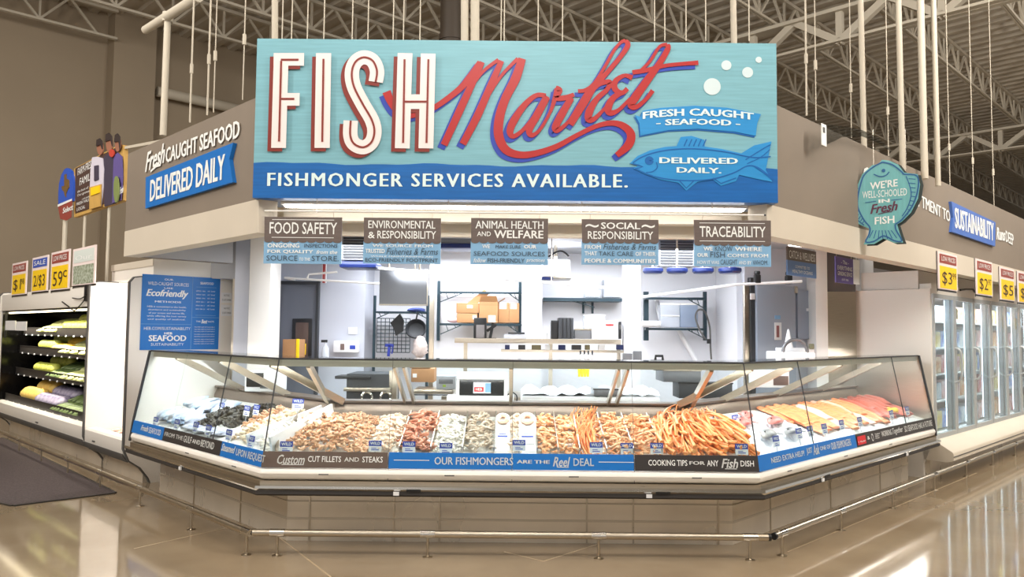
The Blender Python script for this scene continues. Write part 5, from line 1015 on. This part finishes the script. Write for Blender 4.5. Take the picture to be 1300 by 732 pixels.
bracket(t, 478, 494, 396, 404, 9.18); bracket(t, 542, 528, 396, 404, 9.18)
b = MB(); b.prism([(v.x, v.z) for v in (P3(*k, 9.1) for k in ((508, 398), (513, 407), (512, 420), (503, 426), (500, 416), (496, 410), (500, 406)))], 9.06, 9.12)
b.thing('black_apron', BLACK, 'black apron hanging on the wire grid', 'apron')
t = kt('strainer_bucket', 'dark round strainer hanging beside the black apron', 'strainer', 528, 430, 9.0)
p = P3(528, 417, 9.0); T = Matrix.Translation(p) @ Matrix.Rotation(R(70), 4, 'X')
MB().lathe([(.02, -.08), (.1, -.07), (.125, 0), (.115, .02), (.09, -.05), (.01, -.06)], (0, 0, 0), 16, T).build('bowl', KDARK, t); MB().tube([p+Vector((0, 0, .1)), p+Vector((.02, 0, .2))], .01, 6).build('handle', BLACK, t)
place(blob_mesh('plastic_bag', mat('pale_bag', (168, 154, 150), .4, rgb2=(226, 214, 208), scale=12), .09, .06, .13, 8, 9, .34), 'plastic_bag', Matrix.Translation(P3(533, 440, 8.95)), 'pale crumpled plastic bag below the dark strainer', 'bag')
place(blob_mesh('blue_cloth', mat('cloth_blue', (70, 86, 150), .7), .11, .08, .03, 9, 8, .2), 'blue_cloth', Matrix.Translation(P3(529, 393.5, 9.25)), 'blue folded cloth on the wire rack shelf', 'cloth')
t = kt('spray_gun', 'blue spray gun hanging low on the wire grid', 'spray gun', 495, 450, 9.1)
p = P3(494.5, 438, 9.12); MB().bar((p.x-.05, p.y, p.z), (p.x+.05, p.y, p.z), .03, .035).build('barrel', mat('gun_blue', (34, 52, 150), .4), t); MB().bar((p.x, p.y, p.z), (p.x-.01, p.y, p.z-.13), .03, .03).build('grip', mat('gun_blue', (34, 52, 150), .4), t); MB().bar((p.x+.04, p.y, p.z), (p.x+.03, p.y, p.z-.1), .012, .012).build('trigger', mat('gun_blue', (34, 52, 150), .4), t)
# wall shelf with cartons
YS = 9.0
t = kt('wire_shelving', 'slate wall mounted wire shelves holding brown cartons', 'shelf', 608, 432, YS)
for px in (556.5, 660): x_ = P3(px, 400, 9.3).x; MB().box(x_-.018, x_+.018, 9.3, 9.345, P3(px, 432, 9.3).z, P3(px, 356, 9.3).z).build('upright', RACK, t)
for py in (370, 410.5):
    a = P3(557, py, YS); c = P3(662, py+1, YS); b = MB(); b.box(a.x, c.x, YS, YS+.012, a.z-.02, a.z+.005)
    for i in range(14): b.bar((a.x, YS+.02+.022*i, a.z), (c.x, YS+.02+.022*i, a.z), .006, .006)
    for i in range(6): xx = a.x+(c.x-a.x)*i/5; b.bar((xx, YS, a.z-.008), (xx, 9.33, a.z-.008), .008, .008)
    b.build('wire_shelf', RACK, t)
bracket(t, 559, 587, 371, 383, YS); bracket(t, 661, 645, 371, 383, YS); bracket(t, 559, 587, 411, 424, YS); bracket(t, 661, 645, 412, 424, YS)
def carton(px0, py0, px1, py1, Y, label, lab=None, opened=False):
    t = kt('cardboard_box', label, 'box', (px0+px1)/2, py1, Y); a = P3(px0, py0, Y); c = P3(px1, py1, Y); D = min(.28, 9.3-Y)
    MB().box(a.x, c.x, Y, Y+D, c.z, a.z, .004).build('carton', CARD, t)
    MB().box(a.x, c.x, Y-.001, Y, (a.z*.86+c.z*.14), (a.z*.85+c.z*.15)).build('flap_seam', mat('carton_edge', (136, 96, 62), .8), t)
    if lab: K(*lab, Y-.003, .003, 'white_label', PWHITE, t, 0)
    if opened:
        b = MB(); b.bar((a.x, Y+.02, a.z), (a.x-.05, Y+.02, a.z+.06), .28, .006, Vector((0, 1, 0))); b.add([(a.x, Y, a.z), (c.x, Y, a.z), (c.x-.02, Y-.04, a.z+.07), (a.x+.02, Y-.04, a.z+.07)], [(0, 1, 2, 3)]); b.add([(c.x, Y, a.z), (c.x, Y+D, a.z), (c.x+.08, Y+D, a.z+.05), (c.x+.08, Y, a.z+.05)], [(0, 1, 2, 3)]); b.build('open_flap', CARD, t)
carton(580, 397.5, 606, 409.5, YS+.01, 'flat brown carton on the wire shelf, lower of the left pair', (600, 400, 605, 405)); carton(579.5, 384.5, 608, 397.2, YS+.01, 'flat brown carton lying on another at the shelf end', (593, 387, 600, 391))
carton(608.5, 383, 632, 409.5, YS+.0, 'large open brown carton in the middle of the wire shelf', (620, 400, 629, 409), True); carton(632.5, 384, 646, 409.5, YS+.03, 'brown carton with a tall white label beside the open carton', (634, 384, 643, 392)); carton(646.5, 384.5, 659, 409.5, YS+.03, 'brown carton at the end of the wire shelf next to the wall', (648, 385, 656, 392))
place(blob_mesh('pink_pouch', mat('pink_film', (236, 196, 196), .4), .07, .05, .03, 4, 8, .15), 'pink_pouch', Matrix.Translation(P3(576, 406.5, 9.1)), 'pink plastic pouch on the wire shelf beside the cartons', 'pouch')
# prep table with over shelf and what stands on it
YT = 8.2
t = kt('prep_table', 'long stainless prep table with a raised shelf behind the counter', 'table', 690, 510, YT)
za = P3(690, 430, YT).z; xa = P3(577, 432, YT).x; xb = P3(789, 432, YT).x
MB().box(xa, xb, YT, YT+.32, za-.05, za, .004).build('raised_shelf', STEEL, t)
z2 = P3(690, 444, YT).z; MB().box(P3(636, 444, YT).x, P3(799, 444, YT).x, YT+.02, YT+.3, z2-.025, z2).build('lower_shelf', STEEL, t)
for px in (590, 700, 788): x_ = P3(px, 440, YT).x; MB().box(x_-.02, x_+.02, YT+.14, YT+.18, .9, za-.05).build('shelf_post', STEEL, t)
MB().box(xa-.1, xb+.15, YT-.35, YT+.45, .86, .9, .004).build('table_top', STEEL, t)
for x_ in (xa, xb): 
    for y_ in (YT-.3, YT+.4): MB().tube([(x_, y_, 0), (x_, y_, .86)], .02, 8).build('leg', STEEL, t)
t = kt('label_printer', 'tall black terminal with grey screen standing on the raised steel shelf', 'terminal', 609, 441, 8.1)
K(601.5, 403, 617.5, 429.8, 8.21, .06, 'housing', BLACK, t, .008); K(604.5, 412, 615, 429, 8.2, .01, 'screen', mat('screen_grey', (110, 106, 106), .2), t)
t = kt('headset_stand', 'small black handheld scanner beside the black terminal', 'scanner', 624, 430, 8.2)
b = MB(); b.bar(P3(622, 429.5, 8.3), P3(626, 410, 8.3), .03, .03); b.bar(P3(618, 420, 8.3), P3(630, 412, 8.3), .05, .03); b.build('body', BLACK, t); K(617, 428.5, 630, 430, 8.28, .08, 'base', BLACK, t)
def boxes(lst):
    for nm, lab, cat, r_, Y, dep, m_, extra in lst:
        t = kt(nm, lab, cat, (r_[0]+r_[2])/2, r_[3], Y); K(*r_, Y, dep, 'body', m_, t, .006)
        for en, er, em in extra: K(*er, Y-.006, .008, en, em, t, .001)
GREYM = mat('grey_metal_box', (120, 122, 126), .4, .5)
boxes([('paper_stack', 'grey stack of papers and clipboards on the raised steel shelf', 'papers', (640, 424, 668, 430), 8.23, .22, mat('paper_grey', (176, 178, 186), .6), [('dark_sheet', (645, 421.5, 666, 424), KDARK)]),
    ('black_container', 'black plastic container on the raised shelf, shorter one by the cups', 'container', (700, 408, 708.5, 430), 8.24, .2, BLACK, [('rim', (699.5, 406.5, 709, 408.5), KDARK)]),
    ('black_container', 'tall black stacked containers on the raised steel shelf', 'container', (709, 403, 728, 430), 8.22, .22, KDARK, [('rib', (714, 404, 715, 429), BLACK), ('rib', (719, 404, 720, 429), BLACK), ('rib', (724, 404, 725, 429), BLACK)]),
    ('steel_pan', 'low steel pan beside the black containers on the raised shelf', 'pan', (729.5, 418, 750.5, 430), 8.24, .2, GREYM, [('rim', (729, 417, 751, 419), STEEL)]),
    ('white_box', 'white box on the raised shelf beside the steel pan', 'box', (751.5, 411, 765, 430), 8.23, .2, PWHITE, [('label', (754, 414, 761, 419), WPRINT)]),
    ('white_box', 'taller white box with red print at the end of the raised shelf', 'box', (765.5, 407, 785, 430), 8.22, .22, PWHITE, [('red_print', (769, 411, 779, 413.5), RED)]),
    ('black_file', 'narrow black file at the end of the raised steel shelf', 'file', (786, 408, 789, 430), 8.23, .2, BLACK, [('spine', (786.5, 412, 788.5, 418), GASKET)])])
for i in range(5):
    p = P3(674+4.6*i, 430, 8.3); MB().lathe([(.016, 0), (.024, .06), (.026, .062), (.022, .06), (.015, .01)], p, 12).thing('pale_cup', PWHITE, 'white cup in the row on the raised shelf beside the papers', 'cup', 'cups on the raised shelf')
for i in range(9):
    px = 641+17*i if i < 8 else 783; m_ = [BLUED, KDARK, mat('olive_plastic', (120, 112, 84), .5), PWHITE][i % 4]
    MB().pbox(px, 437.5, px+6+3*(i % 3), 443.8, YT+.06, YT+.14, .004).thing('small_tool', m_, 'small kitchen tool lying under the raised shelf', 'tool', 'tools under the raised shelf')
for i in range(4):
    t = kt('fish_knife', 'thin knife hanging in the row below the raised shelf', 'knife', 737+5*i, 456, YT, 'hanging fish knives'); x_ = P3(737+5*i, 445, YT).x
    K(736+5*i, 445, 738+5*i, 450, YT, .012, 'handle', KDARK, t, .001); K(736.4+5*i, 450, 737.6+5*i, 458, YT+.003, .004, 'blade', CHROME, t, 0)
# shelf on the recess wall
t = kt('wall_shelf', 'slate wall shelf with white containers above the prep table', 'shelf', 740, 398, 9.5)
a = P3(690, 377.5, 9.45); c = P3(790, 377.5, 9.45); MB().box(a.x, c.x, 9.45, 9.8, a.z-.04, a.z).build('board', RACK, t)
for px in (743, 755): x_ = P3(px, 390, 9.5).x; MB().box(x_-.012, x_+.012, 9.74, 9.8, P3(px, 397, 9.5).z, a.z-.04).build('upright', RACK, t)
bracket(t, 755, 724, 380, 390, 9.5)
boxes([('plastic_bin', 'low ribbed white bin on the slate wall shelf', 'bin', (743, 368.5, 762, 377), 9.5, .2, CLEARP, [('rib', (748, 369, 749, 376), WHITE), ('rib', (754, 369, 755, 376), WHITE)]), ('plastic_bin', 'tall white bin on the slate wall shelf beside the post', 'bin', (767, 354, 790, 377), 9.5, .25, CLEARP, [('rim', (766.5, 353, 790, 355.5), WHITE)])])
boxes([('plastic_bin', 'clear bin standing behind the white boxes', 'bin', (742, 400, 768, 418), 8.7, .2, CLEARP, [('rim', (741.5, 399, 768.5, 401), WHITE)])])
# cooling units at the ceiling
def evap(px0, px1, py0, py1, Y, label, n, dark=True):
    t = kt('cooling_unit', label, 'cooling unit', (px0+px1)/2, py1, Y); a = P3(px0, py0, Y); c = P3(px1, py1, Y)
    MB().box(a.x, c.x, Y, Y+.4, c.z, min(2.555, a.z), .01).build('housing', mat('unit_housing', (150, 152, 156), .4), t)
    b = MB(); 
    for i in range(n): zz_ = c.z+.03+(min(2.55, a.z)-c.z-.05)*i/(n-1); b.bar((a.x+.02, Y-.006, zz_), (c.x-.02, Y-.006, zz_), .012, .014)
    b.build('louvre', KDARK, t); return t
t = evap(434, 466, 288, 330, 7.9, 'louvred cooling unit at the ceiling beside the FOOD SAFETY sign', 9)
b = MB(); b.pbox(430, 331, 478, 340, 7.85, 8.2, .03); b.build('blue_tray', BLUED, t)
evap(836, 882, 303, 338, 8.2, 'wide louvred cooling unit at the ceiling beside the TRACEABILITY sign', 9); 
for i, (px0, px1) in enumerate(((816, 842), (846, 873), (879, 906), (912, 941))):
    p = P3((px0+px1)/2, 347, 8.0); w_ = (P3(px1, 347, 8.0).x-P3(px0, 347, 8.0).x)/2
    t = kt('dome_lamp', 'blue shallow dome hanging under the ceiling, '+('first past the middle post', 'second past the middle post', 'below the TRACEABILITY sign edge', 'nearest the corner post')[i], 'dome', (px0+px1)/2, 347, 8.0)
    MB().lathe([(w_*.85, 0), (w_, .02), (w_, .05), (w_*.8, .06)], p, 18).build('dome', BLUED, t); MB().tube([p+Vector((0, 0, .06)), (p.x, p.y, 2.56)], .012, 6).build('stem', STEEL, t)
t = kt('cooling_unit', 'white boxy unit hanging over the recess beside the middle bay', 'cooling unit', 706, 352, 8.6)
K(689, 329, 724, 351, 8.6, .4, 'housing', PWHITE, t, .02); K(688, 350.5, 726, 353, 8.58, .42, 'drip_tray', STEEL, t); K(688, 351, 702, 355, 8.56, .1, 'blue_cap', BLUED, t)
b = MB(); x_ = P3(706, 330, 8.7).x; b.tube([(x_, 8.8, P3(706, 330, 8.7).z), (x_, 8.8, 2.56)], .02, 8); b.build('hanger', STEEL, t)
b = MB(); b.tube(smooth_path([P3(696, 326, 8.58), P3(706, 320, 8.58), P3(714, 319, 8.58), P3(722, 325, 8.58)], None, 4), .012, 6); b.build('cable', BLACK, t)
t = kt('air_duct', 'blue and grey duct at the ceiling between the second and third signs', 'duct', 580, 310, 8.3); K(560, 300, 600, 309, 8.3, .4, 'duct', GREYM, t); K(558, 308, 602, 315, 8.28, .4, 'blue_tray', BLUED, t, .03)
# overhead water pipe
t = kt('water_pipe', 'long white overhead pipe crossing the kitchen behind the signs', 'pipe', 640, 352, 8.0)
MB().tube([P3(477, 340, 8.0), P3(560, 347, 8.0), P3(660, 356, 8.0), P3(792, 367, 8.0)], .014, 8).build('pipe', PWHITE, t)
for px, py in ((527, 344), (611, 351), (700, 360)): v = P3(px, py, 8.0); MB().tube([v, (v.x, v.y, 2.56)], .006, 6).build('hanger', STEEL, t)
# right wall shelf with bins and hose
t = kt('wire_shelving', 'slate wall frame shelf with clear bins on the white wall past the middle post', 'shelf', 857, 432, 9.5)
for px, w_ in ((820.5, .03), (895.5, .02)): x_ = P3(px, 400, 9.6).x; MB().box(x_-w_, x_+w_, 9.6, 9.65, P3(px, 432, 9.6).z, P3(px, 370, 9.6).z).build('upright', RACK, t)
for py in (377, 416): a = P3(820, py, 9.45); c = P3(897, py, 9.45); MB().box(a.x, c.x, 9.45, 9.6, a.z-.025, a.z).build('wire_shelf', RACK, t)
bracket(t, 896, 872, 378, 392, 9.44); bracket(t, 896, 872, 417, 430, 9.44)
boxes([('plastic_bin', 'milky white plastic bin on the wall frame shelf', 'bin', (838.5, 386, 863, 415.5), 9.46, .13, CLEARP, [('rim', (838, 384.5, 864, 387), WHITE), ('band', (839, 400, 863, 401.5), WHITE)]), ('plastic_bin', 'bluish clear plastic bin on the wall frame shelf beside the white bin', 'bin', (863.5, 386, 886, 415.5), 9.46, .13, mat('bluish_plastic', (150, 166, 190), .3, alpha=.7), [('rim', (863, 384.5, 887, 387), WHITE)])])
MB().tube([P3(815, 411, 9.42), P3(838, 411, 9.42)], .04, 12).thing('paper_roll', PWHITE, 'white paper roll lying on the wall frame shelf beside the middle post', 'roll')
t = kt('hose', 'grey spray hose looping on the wall frame shelf end', 'hose', 893, 445, 9.3)
MB().tube(smooth_path([P3(896, 431, 9.38), P3(888, 418, 9.38), P3(883, 402, 9.38), P3(887, 393, 9.38), P3(895, 396, 9.38), P3(901, 415, 9.38), P3(902, 440, 9.38), P3(903, 456, 9.38)], None, 5), .011, 8).build('hose', GASKET, t); K(898, 430, 903, 436, 9.37, .03, 'nozzle', BLACK, t)
for a, c, lab in (((831, 372), (840, 410), 'white diagonal pipe behind the paper roll'), ((861, 418), (886, 462), 'white slanting pipe below the clear bins')): MB().tube([P3(*a, 9.68), P3(*c, 9.68)], .03, 10).thing('drain_pipe', PWHITE, lab, 'pipe')
# cooler door
MC = Matrix.Translation((P3(947, 400, 8.7).x, 8.7, 0)) @ Matrix.Rotation(R(28), 4, 'Z')
dr = thing('door_2', None, None, MC, (.4, 0, 0)); dr['kind'] = 'structure'
def CB(px0, py0, px1, py1, d, th, nm, m_, par, z0=None):
    a = on(MC, px0, py0, d); c = on(MC, px1, py1, d); b = MB(MC); b.box(a.x, c.x, d, d+th, z0 if z0 is not None else min(a.z, c.z), max(a.z, c.z), .004); return b.build(nm, m_, par)
CB(945, 300, 1045, 460, .05, .05, 'wall_panel', KGREY, dr, 0)
CB(953, 352, 961, 460, 0, .05, 'dark_jamb', KDARK, dr, 0); CB(945, 358, 953, 460, .02, .03, 'steel_jamb', STEEL, dr, 0)
lf = CB(961, 361, 1011, 460, -.03, .06, 'sliding_leaf', mat('cooler_leaf', (158, 168, 184), .35), dr, .05)
CB(1012.5, 368, 1036, 430, 0, .04, 'side_panel', mat('cooler_leaf', (158, 168, 184), .35), dr)
CB(983.5, 409, 992.5, 431.5, -.04, .008, 'notice_plate', PWHITE, dr); CB(984, 400, 991, 405, -.04, .008, 'blue_sticker', LBLUE, dr); CB(1024, 391, 1032, 395, -.01, .008, 'badge', PWHITE, dr); CB(986, 413, 989.5, 428, -.045, .005, 'plate_print', mat('plate_ink', (150, 96, 96), .5), dr)
CB(953.5, 372, 959, 380, -.02, .02, 'white_switch', PWHITE, dr)
CB(1009, 363, 1013, 372, -.035, .05, 'leaf_bracket', STEEL, dr)
t = thing('door_rail', 'white sliding door rail with black rollers before the cooler door', 'rail', MC, tuple(on(MC, 980, 360, -.1)))
MB().tube([P3(814, 377, 8.6), P3(935, 361, 8.3), P3(1018, 357, 8.25)], .016, 8).build('rail', PWHITE, t)
b = MB(); 
for px, py in ((962, 352), (1002, 353)): v = P3(px, py, 8.28); b.box(v.x-.03, v.x+.03, 8.26, 8.34, v.z-.06, v.z+.03, .01); b.lathe([(.03, -.02), (.035, 0), (.03, .02)], (v.x, 8.3, v.z+.05), 10)
b.build('roller', BLACK, t)
t = thing('hand_sink', 'white hand sink with tall grey gooseneck faucet before the cooler door', 'sink', I4, tuple(P3(1010, 455, 8.0)))
K(988, 446, 1036, 466, 8.0, .4, 'basin', PWHITE, t, .02); K(986, 441, 1034, 446.5, 8.3, .04, 'splash', PWHITE, t)
MB().tube(smooth_path([P3(994, 453, 8.02), P3(995, 441, 8.02), P3(1001, 433.5, 8.02), P3(1010, 431, 8.02), P3(1019, 434, 8.02), P3(1024, 442, 8.02), P3(1025, 450, 8.02)], None, 5), .018, 10).build('faucet', GREYM, t)
MB().pbox(1028, 436, 1034, 443, 8.28, 8.32, .01).thing('scrub_brush', mat('brush_olive', (120, 120, 96), .6), 'small olive scrub brush standing behind the hand sink', 'brush')
p = P3(1001, 441, 8.2); MB().lathe([(.05, 0), (.045, .01), (.012, .18), (.001, .2)], p, 14).thing('white_funnel', PWHITE, 'white funnel cone standing beside the gooseneck faucet', 'funnel')
t = thing('strip_light', 'short lit ceiling tube above the CATCH sign', 'light', I4, tuple(P3(1020, 312, 7.9)))
a = P3(1003, 309, 7.9); c = P3(1037, 313, 8.0); MB().bar(a, c, .05, .04).build('tube', LAMPW, t); MB().bar(a+Vector((0, 0, .04)), c+Vector((0, 0, .04)), .09, .04).build('housing', WHITE, t)
# things seen through the case glass
t = kt('counter_scale', 'white counter scale with black screen standing behind the shrimp trays', 'scale', 612, 510, 6.55)
zc = .985
def S(px0, py0, px1, py1, Y, dep, nm, m_, bev=.004): return MB().pbox(px0, py0, px1, py1, Y, Y+dep, bev).build(nm, m_, t)
S(567, 502, 652, 511.5, 6.4, .12, 'platform', PWHITE, .006); S(579.5, 472, 643, 482, 6.42, .08, 'printer_top', PWHITE, .01); S(579.5, 482, 583, 506, 6.42, .08, 'side_wall', PWHITE); S(640, 482, 644, 506, 6.42, .08, 'side_wall', PWHITE)
S(583, 482, 640, 506, 6.44, .05, 'black_screen', mat('screen_black', (28, 28, 30), .15)); S(601, 485, 623, 499, 6.436, .006, 'lit_display', mat('lit_display', (236, 232, 240), .4, emit=.7), 0); S(602, 491, 614, 497, 6.432, .005, 'red_logo', mat('logo_red', (214, 30, 40), .4), 0); S(616, 486, 623, 498, 6.432, .005, 'blue_buttons', LBLUE, 0)
b = MB(); p = P3(603, 496, 6.43); p2 = P3(613, 496, 6.43); b.text('HEB', p.x+.006, p2.x-.006, p.z+.004, .02, 6.429, .03); b.build('logo_lettering', WPRINT, t)
b = MB(); b.tube(smooth_path([P3(643, 502, 6.44), P3(650, 498, 6.44), P3(656, 502, 6.44), P3(656, 510, 6.46)], None, 4), .006, 6); b.build('cable', BLACK, t)
boxes([('cardboard_box', 'brown carton seen through the case glass beside the white scale', 'box', (522, 467.5, 551, 485), 7.6, .25, CARD, [('white_label', (524, 474, 529, 479), PWHITE)]), ('cardboard_box', 'brown carton lying on top behind the slanted strut', 'box', (520, 462, 546, 467.3), 7.6, .25, CARD, [('white_label', (521, 463, 526, 466), PWHITE)]),
    ('grey_wrapper', 'rounded grey wrapping machine beside the white scale', 'machine', (554, 477, 578, 494), 7.3, .25, mat('machine_grey', (168, 172, 178), .35), [('green_label', (562, 488, 566, 491), mat('tag_green', (150, 180, 60), .5)), ('face', (557, 481, 575, 487), GREYM)]),
    ('label_printer', 'white and black printer on the counter past the corner of the case', 'printer', (311, 471, 352, 497), 7.2, .3, PWHITE, [('black_bay', (313, 473, 334, 491), BLACK), ('tray', (330, 489, 352, 493), GREYM)])])
t = kt('black_sink', 'wide dark sink and equipment behind the tan shrimp', 'sink', 460, 512, 7.4)
K(440, 474, 497, 512, 7.4, .5, 'basin', KDARK, t, .01); K(425, 477, 470, 481, 7.36, .3, 'rim', BLACK, t); K(436, 492, 495, 497, 7.3, .1, 'front_rim', STEEL, t); K(494, 470, 503, 512, 7.4, .1, 'steel_side', STEEL, t)
for px in (466, 490): b = MB(); p = P3(px, 504, 7.3); b.tube([(p.x+.05*cos(k*pi/6), 7.29, p.z+.05*sin(k*pi/6)) for k in range(13)], .012, 6); b.build('pipe_loop', CHROME, t)
boxes([('steel_cart', 'steel cart with dark shelf behind the slanted strut', 'cart', (525, 494, 575, 500), 7.3, .4, STEEL, [('dark_edge', (525, 500, 575, 502), KDARK)]), ('black_tray', 'black tray on the white counter behind the crab legs', 'tray', (754, 494, 788, 503), 7.0, .3, GREYM, [('rim', (753, 493, 789, 495), BLACK)]), ('steel_pan', 'grey steel pan behind the wide crab leg heap', 'pan', (842, 470, 890, 485), 7.6, .4, GREYM, [('rim', (841, 469, 891, 471), STEEL)]), ('black_tray', 'dark crate below the grey steel pan behind the crab legs', 'crate', (862, 486, 930, 506), 7.5, .3, KDARK, [('rim', (861, 485, 931, 487.5), BLACK)]), ('paper_box', 'white box with a brown picture behind the ice bed', 'box', (960, 470, 1002, 492), 7.7, .25, PWHITE, [('picture', (982, 477, 1001, 489), mat('box_picture', (92, 70, 66), .5))])])
t = kt('ice_table', 'white ice table with draped film behind the counter', 'table', 740, 508, 7.3)
a = P3(662, 496, 7.0); c = P3(838, 496, 7.0); MB().box(a.x, c.x, 7.0, 7.7, .8, .98, .02).build('basin', PWHITE, t)
for x_ in (a.x+.05, c.x-.05):
    for y_ in (7.05, 7.65): MB().tube([(x_, y_, 0), (x_, y_, .8)], .02, 8).build('leg', STEEL, t)
b = MB(); rr = random.Random(3); vs = []; nx, ny = 24, 10
for j in range(ny+1):
    for i in range(nx+1): vs.append((a.x+(c.x-a.x)*i/nx, 7.02+.66*j/ny, .985+.05*sin(i*.9)*sin(j*.8)+rr.uniform(0, .03)))
b.add(vs, [(j*(nx+1)+i, j*(nx+1)+i+1, (j+1)*(nx+1)+i+1, (j+1)*(nx+1)+i) for j in range(ny) for i in range(nx)]); b.build('film', mat('white_film', (240, 242, 246), .3), t)
t = kt('rubber_gloves', 'yellow rubber gloves hanging below the top rail', 'gloves', 741, 478, 7.9)
b = MB(); 
for i in range(4): b.tube([P3(735.5+3.6*i, 463, 7.9), P3(735.5+3.6*i, 478, 7.9)], [.02, .012], 8)
b.build('fingers', mat('glove_yellow', (238, 220, 50), .45), t); K(734, 459, 748, 466, 7.88, .05, 'cuffs', mat('glove_yellow', (238, 220, 50), .45), t, .01)
for px, lab in ((797, 'grey bin lid standing above the top rail beside the middle post'), (809, 'grey bin lid against the middle post')):
    MB().pbox(px-6, 448, px+6, 462, 7.5, 7.55, .01).thing('bin_lid', GREYM, lab, 'lid') if px < 800 else MB().pbox(px-5, 445, px+6, 460, 7.6, 7.66, .01).thing('bin_lid', GREYM, lab, 'lid')
t = kt('carry_handle', 'black handle standing above the top rail past the middle post', 'handle', 837, 456, 7.6)
MB().tube([P3(832, 457, 7.6), P3(832.5, 451.5, 7.6), P3(841, 451.5, 7.6), P3(841.5, 457, 7.6)], .014, 8).build('grip', BLACK, t)
b = MB(); b.pbox(830, 457, 844, 470, 7.55, 7.75, .01); b.build('case', KDARK, t)
